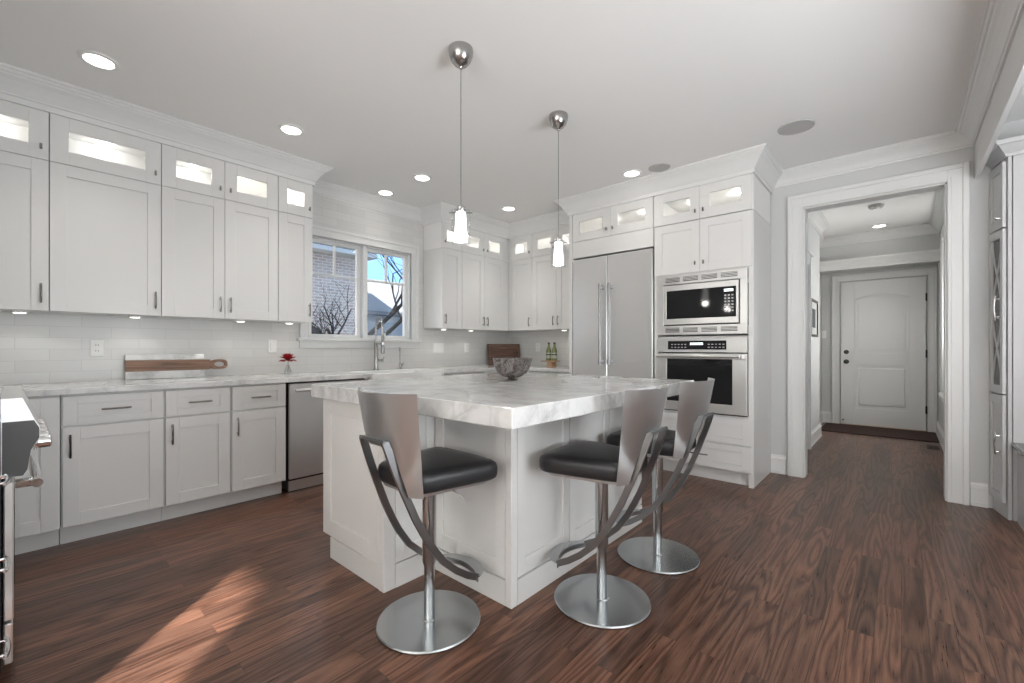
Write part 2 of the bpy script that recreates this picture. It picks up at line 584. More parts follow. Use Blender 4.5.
CROWN_C = [(0, -.166), (.012, -.166), (.012, -.132), (.020, -.128), (.022, -.120), (.030, -.108), (.046, -.085), (.066, -.060),
           (.088, -.042), (.092, -.034), (.100, -.032), (.108, -.018), (.118, -.014), (.118, 0), (0, 0)]
CROWN_W = [(0, -.118), (.010, -.118), (.012, -.104), (.020, -.100), (.026, -.088), (.040, -.066), (.060, -.046), (.074, -.036), (.078, -.026),
           (.088, -.024), (.094, -.012), (.104, -.010), (.104, 0), (0, 0)]
ZC = CZ - .0008
struct(MB().sweep([(-3.869, -.655), (-3.869, 1.737), (XL + .001, 1.737)], CROWN_C, ZC).build('trim_crown_left_cabinets', 'trim'))
struct(MB().sweep([(XL + .001, 1.737), (XL + .001, 3.186)], CROWN_W, ZC).build('trim_crown_window_wall', 'trim'))
struct(MB().sweep([(XL + .001, 3.185), (-3.869, 3.185), (-3.869, 4.299), (-2.70, 4.299), (-2.70, 3.984), (-.904, 3.984), (-.904, YB - .001)], CROWN_C, ZC)
       .build('trim_crown_corner_cabinets', 'trim'))
struct(MB().sweep([(-.904, YB - .001), (.399, YB - .001), (.399, -4.0)], CROWN_W, ZC).build('trim_crown_hall_wall', 'trim'))
struct(MB().sweep([(HL + .001, 4.78), (HL + .001, 6.98), (-.929, 6.981), (-.929, 7.859), (HR - .001, 7.859), (HR - .001, 4.78)], CROWN_W, ZC).build('trim_crown_hall', 'trim'))
# cornice at the foot of the hall header, returning at both ends
COR = [(0, -.135), (.014, -.135), (.016, -.110), (.026, -.104), (.036, -.080), (.058, -.054), (.078, -.040), (.084, -.026), (.098, -.022), (.106, -.006), (.106, 0), (0, 0)]
struct(MB().sweep([(-.929, 7.859), (HR - .001, 7.859)], COR, 2.405).build('trim_hall_cornice', 'trim'))

def casing(name, x0, x1, ztop, y, width, m='trim', face=-1, foot=0.0, t=.022):
    """moulded door casing on a wall facing -Y"""
    b = MB()
    steps = [(0, width, t), (width * .06, width * .80, t + .006), (width * .70, width * .97, t + .016), (.004, width * .22, t + .010)]
    for a, c, d in steps:
        b.box(x0 - c, x0 - a, y - d, y, foot, ztop + c)
        b.box(x1 + a, x1 + c, y - d, y, foot, ztop + c)
        b.box(x0 - a, x1 + a, y - d, y, ztop + a, ztop + c)
    return struct(b.build(name, m, bevel=.003))

casing('trim_casing_opening', OX0 + .008, OX1 - .008, OZ - .008, YB - .0005, .122)
struct(MB().box(OX0 - .004, OX0 + .016, YB - .006, 4.786, 0, OZ).box(OX1 - .016, OX1 + .004, YB - .006, 4.786, 0, OZ)
       .box(OX0, OX1, YB - .006, 4.786, OZ - .016, OZ + .004).build('trim_jamb_opening', 'trim'))

BASE = [(0, 0), (.022, 0), (.022, .018), (.016, .022), (.016, .125), (.022, .128), (.020, .140), (.010, .150), (.006, .168), (0, .168)]
struct(MB().sweep([(-.904, YB - .001), (OX0 - .13, YB - .001)], BASE, .0005).build('baseboard_back', 'trim'))
struct(MB().sweep([(OX1 + .118, YB - .001), (.468, YB - .001)], BASE, .0005).build('baseboard_back_right', 'trim'))
struct(MB().sweep([(HL + .001, 6.105), (HL + .001, 6.981), (-.929, 6.981), (-.929, DY - .001), (-.80, DY - .001)], BASE, .0005).build('baseboard_hall_left', 'trim'))
struct(MB().sweep([(HR - .001, DY - .001), (HR - .001, 4.80)], BASE, .0005).build('baseboard_hall_right', 'trim'))

# cased side doorway in the hall's left wall
b = MB()
for y0, y1 in ((5.00, 5.11), (5.97, 6.09)):
    b.box(HL, HL + .022, y0, y1, 0, 2.20)
    b.box(HL + .022, HL + .034, y0 + .01, y0 + .045, 0, 2.19)
b.box(HL, HL + .022, 5.0, 6.09, 2.09, 2.20).box(HL, HL + .045, 4.99, 6.11, 2.20, 2.235)
b.box(-1.0, HL, 5.10, 5.115, 0, 2.1).box(-1.0, HL, 5.965, 5.98, 0, 2.1)
struct(b.build('trim_casing_hall_side', 'trim', bevel=.003))

# ------------------------------------------------------------------ hall door
dr = struct(thing('door_1', '', ''))
for k in ('label', 'category'):
    del dr[k]
dr.location = (-.687, DY - .012, 0)
DW_, DH = .940, 2.135
def door_panel(arch):
    pts = []
    return pts
b = MB()
y0, y1 = -.030, 0.0
PX0, PX1 = .165, .775
b.box(0, PX0, y0, y1, .012, DH).box(PX1, DW_, y0, y1, .012, DH)
b.box(PX0, PX1, y0, y1, .012, .26).box(PX0, PX1, y0, y1, .90, 1.075)
AZ, AH = 1.86, .075
arcpts = [(PX0 + (PX1 - PX0) * i / 16, AZ + AH * math.sin(PI * i / 16)) for i in range(17)]
b.prism(arcpts + [(PX1, DH), (PX0, DH)], y0, y1)
b.box(PX0, PX1, y0 + .020, y1, .26, .90)
b.prism([(PX0, 1.075), (PX1, 1.075)] + list(reversed(arcpts)), y0 + .020, y1)
g = .045
b.box(PX0 + g, PX1 - g, y0 + .006, y1, .26 + g, .90 - g, .010)
inner = [(PX0 + g + (PX1 - PX0 - 2 * g) * i / 16, AZ - g * .8 + AH * math.sin(PI * i / 16)) for i in range(17)]
b.prism([(PX0 + g, 1.075 + g), (PX1 - g, 1.075 + g)] + list(reversed(inner)), y0 + .006, y1)
leaf = b.build('door_leaf', 'trim', dr, bevel=.002)
kb = MB().lathe([(.034, 0), (.034, -.006), (.013, -.010), (.013, -.036), (.026, -.044), (.031, -.058), (.024, -.070), (.001, -.073)], 20, (.068, y0, .945), 'y').build('door_knob', 'frame_black', dr, 40)
MB().lathe([(.032, 0), (.032, -.010), (.024, -.018), (.010, -.018), (.010, -.030), (.001, -.031)], 20, (.068, y0, 1.09), 'y').build('deadbolt', 'frame_black', dr, 40)
for z in (.30, 1.07, 1.85):
    MB().box(DW_ - .004, DW_ + .014, y0 - .006, y0 + .004, z - .05, z + .05).cyl((DW_ + .006, y0 - .008, z - .055), (DW_ + .006, y0 - .008, z + .055), .007).build('hinge', 'frame_black', dr)
MB().cyl((.03, y0, .075), (.03, y0 - .05, .075), .010).build('door_stop', 'frame_black', dr)
casing('trim_casing_hall_door', -.700, .268, 2.150, DY - .0005, .100)
struct(MB().box(-.70, .268, DY - .05, DY - .001, 0, .010).build('trim_door_threshold', 'stand_wood'))

o = MB().box(-.86, .345, 7.42, 8.22, .0005, .013, .004).build('door_mat', 'mat')
tag(o, 'dark brown mat lying on the floor in front of the white hall door', 'mat')
t = thing('floor_vent', 'small brown metal register set in the hall floor by the right wall', 'vent', (.275, 7.02, .0005))
MB().box(-.055, .055, -.13, .13, 0, .004, .002).build('vent_frame', 'vent', t)
b = MB()
for i in range(9):
    b.box(-.040, .040, -.11 + i * .026, -.098 + i * .026, .004, .0055)
b.build('vent_slots', 'black', t)
t = thing('picture_frame', 'small black framed picture hanging on the left hall wall', 'picture', (HL + .001, 6.385, 1.285))
b = MB()
b.box(0, .022, -.27, -.24, 0, .445).box(0, .022, .24, .27, 0, .445).box(0, .022, -.24, .24, 0, .03).box(0, .022, -.24, .24, .415, .445)
b.build('frame', 'frame_black', t)
MB().box(.002, .010, -.24, .24, .03, .415).build('print', 'paper', t)
MB().box(.0102, .0112, -.13, .13, .11, .335).build('print_image', 'dark', t)
t = thing('light_switch', 'white switch plate on the hall wall left of the far door', 'switch', (-.905, DY - .0015, 1.36))
MB().box(-.036, .036, -.006, 0, -.058, .058, .003).build('plate', 'white_pl', t)
MB().box(-.012, .012, -.010, -.006, -.022, .022).build('rocker', 'white_pl', t)

# ------------------------------------------------------------------ windows
def sash(parent, y0, y1, z0, z1, x, bars_h, m_bar='trim'):
    """one casement: frame, muntins and panes (plane normal +X, coordinates of the wall)"""
    f = .038
    b = MB()
    b.box(x - .04, x, y0, y0 + f, z0, z1).box(x - .04, x, y1 - f, y1, z0, z1)
    b.box(x - .04, x, y0 + f, y1 - f, z0, z0 + f).box(x - .04, x, y0 + f, y1 - f, z1 - f, z1)
    s = b.build('sash', 'trim', parent, bevel=.002)
    ym = (y0 + y1) / 2
    MB().box(x - .030, x - .008, ym - .010, ym + .010, bars_h, z1 - f).box(x - .030, x - .008, y0 + f, y1 - f, bars_h - .010, bars_h + .010).build('muntin', 'trim', s)
    MB().box(x - .022, x - .018, y0 + f, y1 - f, z0 + f, z1 - f).build('pane', 'glass_w', s)
    return s

w = bpy.data.objects.new('window_1', None)
COL.objects.link(w)
struct(w)
xw = XL - .055
b = MB()
b.box(XL - .14, XL, WY0, WY0 + .012, WZ0, WZ1).box(XL - .14, XL, WY1 - .012, WY1, WZ0, WZ1)
b.box(XL - .14, XL, WY0, WY1, WZ1 - .012, WZ1).box(XL - .14, XL, WY0, WY1, WZ0, WZ0 + .012)
b.box(XL - .13, XL + .004, 2.418, 2.462, WZ0, WZ1)
b.build('window_frame', 'trim', w)
sash(w, WY0 + .004, 2.417, WZ0 + .004, WZ1 - .004, xw, 1.876)
sash(w, 2.463, WY1 - .004, WZ0 + .004, WZ1 - .004, xw, 1.876)
b = MB()
for a, c, d in ((0, .10, .020), (.07, .098, .032), (0, .022, .028)):
    b.box(XL, XL + d, WY0 - c, WY0 - a, WZ0, WZ1 + c).box(XL, XL + d, WY1 + a, WY1 + c, WZ0, WZ1 + c).box(XL, XL + d, WY0 - a, WY1 + a, WZ1 + a, WZ1 + c)
b.build('window_casing', 'trim', w, bevel=.002)
MB().box(XL - .05, XL + .055, WY0 - .125, WY1 + .125, WZ0 - .026, WZ0 + .001, .004).box(XL, XL + .018, WY0 - .10, WY1 + .10, WZ0 - .095, WZ0 - .026, .003).build('window_sill', 'trim', w)
for yc in (2.14, 2.74):
    MB().box(xw, xw + .022, yc - .03, yc + .03, WZ0 + .014, WZ0 + .026).tube([(xw + .018, yc, WZ0 + .03), (xw + .03, yc + .03, WZ0 + .034), (xw + .032, yc + .06, WZ0 + .026)], .004).build('crank_handle', 'white_pl', w)

w2 = bpy.data.objects.new('window_2', None)
COL.objects.link(w2)
struct(w2)
b = MB()
for a, c, d in ((0, .09, .020), (.06, .088, .032)):
    b.box(HR - d, HR, SY0 - c, SY0 - a, SZ0, SZ1 + c).box(HR - d, HR, SY1 + a, SY1 + c, SZ0, SZ1 + c).box(HR - d, HR, SY0 - a, SY1 + a, SZ1 + a, SZ1 + c)
b.box(HR - .05, HR + .05, SY0 - .11, SY1 + .11, SZ0 - .03, SZ0).box(HR - .018, HR, SY0 - .09, SY1 + .09, SZ0 - .10, SZ0 - .03)
b.build('window_casing', 'trim', w2)
b = MB()
b.box(HR + .03, HR + .07, SY0, SY0 + .045, SZ0, SZ1).box(HR + .03, HR + .07, SY1 - .045, SY1, SZ0, SZ1)
b.box(HR + .03, HR + .07, SY0, SY1, SZ0, SZ0 + .05).box(HR + .03, HR + .07, SY0, SY1, SZ1 - .05, SZ1).box(HR + .03, HR + .07, SY0, SY1, 1.50, 1.54)
b.build('sash', 'trim', w2)
MB().box(HR + .048, HR + .052, SY0 + .045, SY1 - .045, SZ0 + .05, SZ1 - .05).build('pane', 'glass_w', w2)

for nm, boxf in (('blind_window_3', lambda b: [b.box(x - .03, x + .03, -4.078, -4.04, .5, 2.45) for x in (-1.15, -.25, .65, 1.55)] + [b.box(-1.15, 1.55, -4.078, -4.04, z - .03, z + .03) for z in (.53, 2.42)]),
                 ('blind_window_4', lambda b: [b.box(2.60, 2.628, y - .03, y + .03, .55, 2.25) for y in (-.42, .65, 1.75, 2.82)] + [b.box(2.60, 2.628, -.45, 2.85, z - .03, z + .03) for z in (.58, 2.22)])):  # unseen frames added on solid wall behind the fill lights, no openings
    b = MB()
    boxf(b)
    struct(b.build(nm, 'trim'))

# ------------------------------------------------------------------ cabinetry
# a cabinet's own axes: x along its width, y from its front (0) to its back, z up
def pull(parent, x, y, z, length, vertical=True, m='pull'):
    h = length / 2
    b = MB()
    pts = []
    for i in range(9):
        s = -1 + 2 * i / 8
        o = y - .026 - .006 * (1 - s * s)
        pts.append((x, o, z + s * h) if vertical else (x + s * h, o, z))
    b.tube(pts, [.0045] + [.0058] * 7 + [.0045], 8)
    for s in (-.72, .72):
        p = (x, y, z + s * h) if vertical else (x + s * h, y, z)
        q = (p[0], y - .030, p[2])
        b.cyl(p, q, .0048, 8)
    return b.build('handle', m, parent, 40)

def tknob(parent, x, y, z):
    b = MB()
    b.cyl((x, y, z), (x, y - .018, z), .0045, 8).box(x - .006, x + .006, y - .027, y - .017, z - .017, z + .017, .002)
    return b.build('knob', 'pull', parent)

def shaker(parent, x0, x1, z0, z1, stile=.072, rail=.072, name='door', glass=None, gap=.0015, m='cab'):
    x0, x1, z0, z1 = x0 + gap, x1 - gap, z0 + gap, z1 - gap
    b = MB()
    b.box(x0, x0 + stile, -.020, -.0005, z0, z1).box(x1 - stile, x1, -.020, -.0005, z0, z1)
    b.box(x0 + stile, x1 - stile, -.020, -.0005, z0, z0 + rail).box(x0 + stile, x1 - stile, -.020, -.0005, z1 - rail, z1)
    if not glass:
        b.box(x0 + stile, x1 - stile, -.0115, -.004, z0 + rail, z1 - rail)
    o = b.build(name, m, parent, bevel=.0012)
    if glass:
        MB().box(x0 + stile, x1 - stile, -.012, -.008, z0 + rail, z1 - rail).build('glass_pane', glass, o)
    return o

def carcass(parent, w, d, z0, z1, m='cab', toe=0.0, toe_d=.075, name='carcass'):
    b = MB()
    b.box(0, w, 0, d, z0 + toe, z1)
    if toe:
        b.box(0, w, toe_d, d, z0, z0 + toe)
    return b.build(name, m, parent)

def open_carcass(parent, w, d, z0, z1, t=.018):
    b = MB()
    b.box(0, t, 0, d, z0, z1).box(w - t, w, 0, d, z0, z1).box(t, w - t, 0, d, z0, z0 + t).box(t, w - t, 0, d, z1 - t, z1).box(t, w - t, d - t, d, z0 + t, z1 - t)
    return b.build('carcass', 'cab_inside', parent)

def cab_light(parent, x, d, z, watts):
    MB().lathe([(.030, 0), (.030, -.008), (.001, -.009)], 16, (x, d, z)).build('puck_lamp', 'lens_s', parent, 40)
    lamp('cabinet_lamp', 'POINT', (x, d, z - .045), watts * (1.4 if d > .3 else 1), parent, (1.0, .975, .94), size=.025)

GU, GG, GB = 'tall wall cabinets below the glass row', 'lit glass-front cabinets along the ceiling', 'white base cabinets under the window-wall counter'
ZU0, ZU1, ZG1 = 1.374, 2.285, 2.578

def upper(label, loc, rz, w, doors, d=.318):
    """doors: list of (x0, x1, handle side)"""
    t = thing('upper_cabinet', label, 'cabinet', (*loc, ZU0), rz, GU)
    h = ZU1 - ZU0
    carcass(t, w, d, .004, h - .002)
    for x0, x1, s in doors:
        dd = shaker(t, x0, x1, 0, h)
        pull(dd, x0 + .034 if s < 0 else x1 - .034, -.020, .105, .115)
    return t

def glassy(label, loc, rz, w, doors, d=.318, watts=None):
    t = thing('glass_cabinet', label, 'cabinet', (*loc, ZU1), rz, GG)
    h = ZG1 - ZU1
    open_carcass(t, w, d, .002, h)
    for a, c in ((0, doors[0][0]), (doors[-1][1], w)):
        if c - a > .02:
            MB().box(a, c, -.002, .001, .002, h).build('filler_stile', 'cab', t)
    for x0, x1, s, gm in doors:
        st = .082 if (x1 - x0) > .33 else .070
        dd = shaker(t, x0, x1, 0, h, st, .082, glass=gm)
        tknob(dd, x0 + .034 if s < 0 else x1 - .034, -.020, .072)
    for lx in ([w / 2] if w < .6 else [w * .3, w * .75]):
        cab_light(t, lx, d * .55, h - .022, (watts or CAB_W) / (1 if w < .6 else 1.5))
    return t

XF = -3.89
H = PI / 2
def LU(y):   # point on the left wall-cabinet front line
    return (XF, y)
upper('white tall wall cabinet at the photo\'s left edge, handle low on its right', LU(-.33), H, .468, [(0, .468, 1)])
upper('wide single-door white wall cabinet above the left outlet', LU(.140), H, .538, [(0, .538, 1)])
upper('double-door white wall cabinet above the long wooden serving board', LU(.680), H, .768, [(0, .384, 1), (.384, .768, -1)])
upper('narrow white wall cabinet hanging just left of the window', LU(1.450), H, .284, [(0, .284, 1)])
glassy('glass cabinet cut by the photo\'s left edge, top row', LU(-.33), H, .468, [(0, .468, 1, 'glass')])
glassy('wide lit glass cabinet above the wide single-door cabinet', LU(.140), H, .538, [(0, .538, 1, 'glass')])
glassy('two-door lit glass cabinet above the double-door cabinet left of the window', LU(.680), H, .768, [(0, .384, 1, 'glass'), (.384, .768, -1, 'glass_f')])
glassy('small square glass cabinet above the narrow cabinet by the window', LU(1.450), H, .284, [(0, .284, 1, 'glass')])
# right of the window
upper('narrow white wall cabinet hanging just right of the window', LU(3.188), H, .298, [(0, .298, -1)])
upper('double-door white wall cabinet left of the corner, right of the window', LU(3.488), H, .830, [(.0, .372, 1), (.372, .744, -1)])
glassy('small glass cabinet behind the nearer pendant, right of the window', LU(3.188), H, .298, [(0, .298, -1, 'glass')])
glassy('two-door glass cabinet left of the corner', LU(3.488), H, .830, [(.0, .372, 1, 'glass'), (.372, .744, -1, 'glass_f')])
# back wall
upper('single-door white wall cabinet right of the corner', (-3.888, 4.32), 0, .418, [(.056, .418, 1)])
upper('double-door white wall cabinet next to the refrigerator', (-3.468, 4.32), 0, .746, [(0, .373, 1), (.373, .746, -1)])
glassy('single-door glass cabinet right of the corner', (-3.888, 4.32), 0, .418, [(.056, .418, 1, 'glass')])
glassy('two-door glass cabinet beside the refrigerator, behind the farther pendant', (-3.468, 4.32), 0, .746, [(0, .373, 1, 'glass_f'), (.373, .746, -1, 'glass')])

# under-cabinet pucks
for i, (x, y, where) in enumerate(((-4.03, .02, 'below the leftmost wall cabinet'), (-4.03, .56, 'below the wide single-door wall cabinet'), (-4.03, 1.22, 'below the double-door cabinet left of the window'),
                                   (-4.03, 1.60, 'below the narrow cabinet left of the window'), (-4.03, 3.34, 'below the narrow cabinet right of the window'), (-4.03, 3.78, 'below the double-door cabinet left of the corner'),
                                   (-3.10, 4.47, 'below the double-door cabinet beside the refrigerator'))):
    t = thing('under_cabinet_light', 'small round puck light ' + where, 'light', (x, y, ZU0 + .004), 0, 'puck lights under the wall cabinets')
    MB().lathe([(.036, 0), (.036, -.012), (.028, -.014)], 20).build('housing', 'white_pl', t, 40)
    MB().lathe([(.027, -.0142), (.027, -.0155), (.001, -.016)], 20).build('lens', 'lens_s', t, 40)
    lamp('puck_light', 'SPOT', (0, 0, -.03), PUCK_W * 3, t, size=.03, spot=140)

# base cabinets, left run
XB = -3.61
ZB1 = .880
def base(label, y0, w, front, loc=None, rz=H, d=.605, group=GB):
    loc = loc or (XB, y0)
    t = thing('base_cabinet', label, 'cabinet', (*loc, 0), rz, group)
    carcass(t, w, d, 0, ZB1, toe=.115)
    front(t, w)
    return t
def f_drawer_door(hside):
    def f(t, w):
        a = shaker(t, .004, w - .004, .700, .872, .062, .045, name='drawer')
        pull(a, w / 2, -.020, .786, .135, False)
        c = shaker(t, .004, w - .004, .118, .692)
        pull(c, .036 if hside < 0 else w - .036, -.020, .585, .135)
    return f
def f_door(x0, x1, hs):
    def f(t, w):
        c = shaker(t, x0, x1, .118, .872)
        if hs:
            pull(c, x0 + .036 if hs < 0 else x1 - .036, -.020, .70, .135)
    return f
def f_double(t, w):
    for a, c, s in ((.004, w / 2, 1), (w / 2, w - .004, -1)):
        k = shaker(t, a, c, .118, .872)
        pull(k, c - .036 if s > 0 else a + .036, -.020, .70, .135)
base('white corner base cabinet, plain door behind the range knobs', -.06, .232, f_door(.004, .228, 0))
base('wide white base cabinet with drawer, right of the corner beside the range', .176, .470, f_drawer_door(-1))
base('white base cabinet with drawer, middle of the three drawer units', .648, .378, f_drawer_door(-1))
base('white base cabinet with drawer, just left of the dishwasher', 1.028, .376, f_drawer_door(-1))
def f_sink(t, w):
    for a, c, s in ((.004, w / 2, 1), (w / 2, w - .004, -1)):
        k = shaker(t, a, c, .118, .640)
        pull(k, c - .036 if s > 0 else a + .036, -.020, .54, .135)
t = thing('base_cabinet', 'white sink cabinet under the window, mostly behind the island', 'cabinet', (XB, 2.092, 0), H, GB)
b = MB()
b.box(0, .87, .075, .605, 0, .115).box(0, .87, 0, .605, .115, .645).box(0, .018, 0, .605, .645, ZB1).box(.852, .87, 0, .605, .645, ZB1)
b.build('carcass', 'cab', t)
f_sink(t, .87)
base('white base cabinet right of the sink, behind the island', 2.966, .60, f_double)
base('white corner base cabinet beside the refrigerator, under the back counter', 0, .78, f_double, (-3.486, 4.04), 0, d=.600)
base('blind corner base cabinet below the walnut cutting board', 3.570, .46, f_door(.004, .456, 0))

# countertop, one continuous worktop around the sink
CT0, CT1 = .8815, .920
o = MB()
XCF = -3.565
o.box(XL + .002, XCF, -.655, 2.118, CT0, CT1).box(XL + .002, -4.03, 2.118, 2.940, CT0, CT1).box(XL + .002, XCF, 2.940, 4.635, CT0, CT1).box(XCF, -2.704, 3.995, 4.635, CT0, CT1)
o = o.build('countertop', 'marble', bevel=.004)
tag(o, 'long white marble worktop along the window wall and the back corner', 'countertop')

# farmhouse sink
t = thing('apron_sink', 'white apron-front sink set under the window', 'sink', (-4.026, 2.122, .66))
b = MB()
sx, sy = .498, .814
b.box(0, sx, 0, .03, 0, .262).box(0, sx, sy - .03, sy, 0, .262).box(0, .03, .03, sy - .03, 0, .262).box(sx - .035, sx, .03, sy - .03, 0, .262).box(.03, sx - .035, .03, sy - .03, 0, .03)
b.build('basin', 'porcelain', t, bevel=.008)
MB().lathe([(.045, .0305), (.045, .033), (.001, .033)], 20, (.23, .40, 0)).build('drain', 'chrome', t)

# faucet
t = thing('spring_faucet', 'tall stainless spring-neck faucet behind the sink', 'faucet', (-4.105, 2.50, CT1 + .0005), R_(-14))
MB().lathe([(.030, 0), (.030, .008), (.022, .014), (.022, .27), (.019, .275), (.019, .30), (.001, .30)], 20).build('body', 'nickel', t, 40)
arch = [(0, 0, .29), (0, 0, .43)] + [(.105 - .105 * math.cos(PI * i / 14), 0, .43 + .105 * math.sin(PI * i / 14)) for i in range(1, 15)] + [(.21, 0, .34)]
b = MB()
b.tube(arch, .0105, 10)
for i in range(1, len(arch)):
    p, q = Vector(arch[i - 1]), Vector(arch[i])
    n = max(1, int((q - p).length / .011))
    for k in range(n):
        c = p.lerp(q, (k + .5) / n)
        d = (q - p).normalized() * .0028
        b.tube([c - d, c + d], .0135, 10)
b.build('spring_neck', 'nickel', t, 50)
MB().lathe([(.013, .36), (.017, .345), (.018, .24), (.021, .20), (.019, .17), (.001, .17)], 16, (.21, 0, 0)).build('spray_head', 'steel_d', t, 40)
MB().box(0, .21, -.008, .008, .268, .284).lathe([(.024, .262), (.024, .290)], 16, (.21, 0, 0)).build('holder_arm', 'nickel', t)
MB().cyl((0, 0, .10), (.0, .06, .10), .013).cyl((0, .055, .10), (0, .075, .10), .016).cyl((0, .066, .10), (.05, .068, .135), .006).build('lever', 'nickel', t, 40)
t = thing('filter_tap', 'slim small steel tap right of the spring-neck faucet', 'faucet', (-4.115, 2.800, CT1 + .0005), R_(-40))
MB().lathe([(.022, 0), (.022, .006), (.014, .012), (.014, .06), (.008, .066)], 16).build('body', 'nickel', t, 40)
MB().tube([(0, 0, .06), (0, 0, .20)] + [(.035 - .035 * math.cos(PI * i / 10), 0, .20 + .035 * math.sin(PI * i / 10)) for i in range(1, 10)] + [(.07, 0, .19)], .0065, 10).build('spout', 'nickel', t, 60)
MB().cyl((.010, .012, .035), (.045, .040, .060), .007).build('lever', 'nickel', t, 40)
t = thing('candle_jar', 'small glass candle jar on the window sill behind the faucet', 'jar', (XL + .028, 2.645, WZ0 + .0015))
MB().lathe([(.024, 0), (.024, .095), (.021, .095), (.021, .006), (.001, .006)], 20).build('jar', 'glass', t, 40)
MB().lathe([(.019, .0065), (.019, .060), (.001, .062)], 16).build('candle', 'white_pl', t, 40)

# dishwasher
t = thing('dishwasher', 'stainless steel dishwasher under the counter left of the sink', 'dishwasher', (XB, 1.418, 0), H)
MB().box(.004, .664, .0, .58, .10, .876).build('tub', 'black', t)
MB().box(.03, .64, .05, .30, .004, .10).build('toe_panel', 'steel', t)
p = MB().box(.006, .662, -.024, -.001, .118, .868, .004).build('door', 'steel_v', t)
MB().tube([(.04, -.062, .815), (.628, -.062, .815)], .011, 12).cyl((.06, -.024, .815), (.06, -.062, .815), .010).cyl((.608, -.024, .815), (.608, -.062, .815), .010).build('handle', 'steel', p, 40)

# ------------------------------------------------------------------ refrigerator wall
YF = 4.005
t = thing('tall_panel', 'white tall end panel left of the refrigerator', 'panel', (-2.698, YF - .02, 0))
MB().box(0, .040, 0, .655, 0, ZG1).build('panel', 'cab', t)
t = thing('refrigerator', 'stainless steel two-door built-in refrigerator', 'refrigerator', (-2.652, YF, 0))
RW = .904
MB().box(.004, RW - .004, .01, .62, .09, 2.105).box(.03, RW - .03, .06, .60, 0.0, .09).build('body', 'black', t)
MB().box(.006, RW - .006, -.006, .010, .02, .10).build('toe_grille', 'steel', t)
for x0, x1, hx in ((.006, .418, .368), (.424, RW - .006, .472)):
    p = MB().box(x0, x1, -.030, .008, .115, 2.090, .004).build('door', 'steel_v', t)
    MB().tube([(hx, -.085, .98), (hx, -.085, 1.80)], .015, 14).box(hx - .016, hx + .016, -.095, -.030, 1.745, 1.785, .004).box(hx - .016, hx + .016, -.095, -.030, .995, 1.035, .004).build('handle', 'steel_d', p, 40)
t = glassy('two-door glass cabinet above the refrigerator', (-2.656, YF), 0, .908, [(.004, .454, 1, 'glass_f'), (.454, .904, -1, 'glass')], d=.60)
o = MB().box(-2.655, -1.750, YF - .018, YF + .10, 2.110, 2.283).build('filler_board', 'cab')
tag(o, 'plain white filler board between the refrigerator and its glass cabinet', 'panel')

t = thing('oven_cabinet', 'white tall cabinet housing the microwave and the oven', 'cabinet', (-1.746, YF, 0))
OW = .840
b = MB()
b.box(0, .036, 0, .642, 0, ZU1 - .002).box(OW - .036, OW, 0, .642, 0, ZU1 - .002).box(.036, OW - .036, .60, .642, .1, ZU1 - .002)
b.box(.036, OW - .036, 0, .60, 1.815, ZU1 - .002).box(.036, OW - .036, 0, .60, .115, .585).box(.036, OW - .036, .03, .60, 1.200, 1.255)
b.box(.036, OW - .036, .055, .60, 0, .115)
b.build('carcass', 'cab', t)
for x0, x1, s in ((.006, .420, 1), (.420, .834, -1)):
    dd = shaker(t, x0, x1, 1.822, ZU1 - .004)
    tknob(dd, x1 - .036 if s > 0 else x0 + .036, -.020, 1.90)
for z0, z1 in ((.340, .560), (.120, .335)):
    dd = shaker(t, .006, .834, z0, z1, .072, .052, name='drawer')
    pull(dd, .42, -.020, (z0 + z1) / 2, .15, False)
t = glassy('two-door glass cabinet at the right end, above the oven cabinet', (-1.746, YF), 0, OW, [(.006, .420, 1, 'glass'), (.420, .834, -1, 'glass')], d=.62)

# microwave with trim kit
t = thing('microwave', 'built-in stainless microwave above the wall oven', 'microwave', (-1.706, YF, 1.268))
MW, MH = .760, .545
b = MB()
b.box(0, MW, -.020, 0, 0, .085).box(0, MW, -.020, 0, MH - .085, MH).box(0, .055, -.020, 0, .085, MH - .085).box(MW - .055, MW, -.020, 0, .085, MH - .085)
b.build('trim_kit', 'steel', t, bevel=.002)
for z in (.025, MH - .062):
    for i in range(4):
        x = .075 + i * .160
        b = MB()
        b.box(x, x + .130, -.0212, -.0203, z, z + .040)
        b.build('vent', 'black', t)
        b = MB()
        for k in range(3):
            b.box(x, x + .130, -.026, -.0214, z + .006 + k * .012, z + .012 + k * .012)
        b.build('louver', 'steel', t)
MB().box(.060, MW - .060, -.010, .40, .090, MH - .090).build('body', 'black', t)
d = MB()
x0, x1, z0, z1 = .064, .696, .094, MH - .094
d.box(x0, x1, -.036, -.0105, z0, z0 + .052).box(x0, x1, -.036, -.0105, z1 - .050, z1).box(x0, x0 + .026, -.036, -.0105, z0 + .052, z1 - .05).box(x1 - .018, x1, -.036, -.0105, z0 + .052, z1 - .05)
d = d.build('door', 'steel', t, bevel=.002)
MB().box(x0 + .026, x1 - .018, -.033, -.012, z0 + .052, z1 - .050).build('window', 'black_glass', d)
MB().tube([(x1 - .165, -.066, z1 - .085), (x1 - .165, -.066, z0 + .085)], .0001, 4).build('seal', 'black', d)
b = MB()
for r in range(6):
    for c in range(3):
        b.box(x1 - .110 + c * .028, x1 - .094 + c * .028, -.0338, -.0331, z1 - .130 - r * .026, z1 - .118 - r * .026)
b.build('keypad', 'grille', d)
MB().box(x1 - .112, x1 - .040, -.0338, -.0331, z1 - .092, z1 - .070).build('display', 'led', d)
MB().lathe([(.016, -.0331), (.016, -.040), (.001, -.041)], 18, (x1 - .074, 0, z0 + .105), 'y').build('dial', 'steel', d, 40)

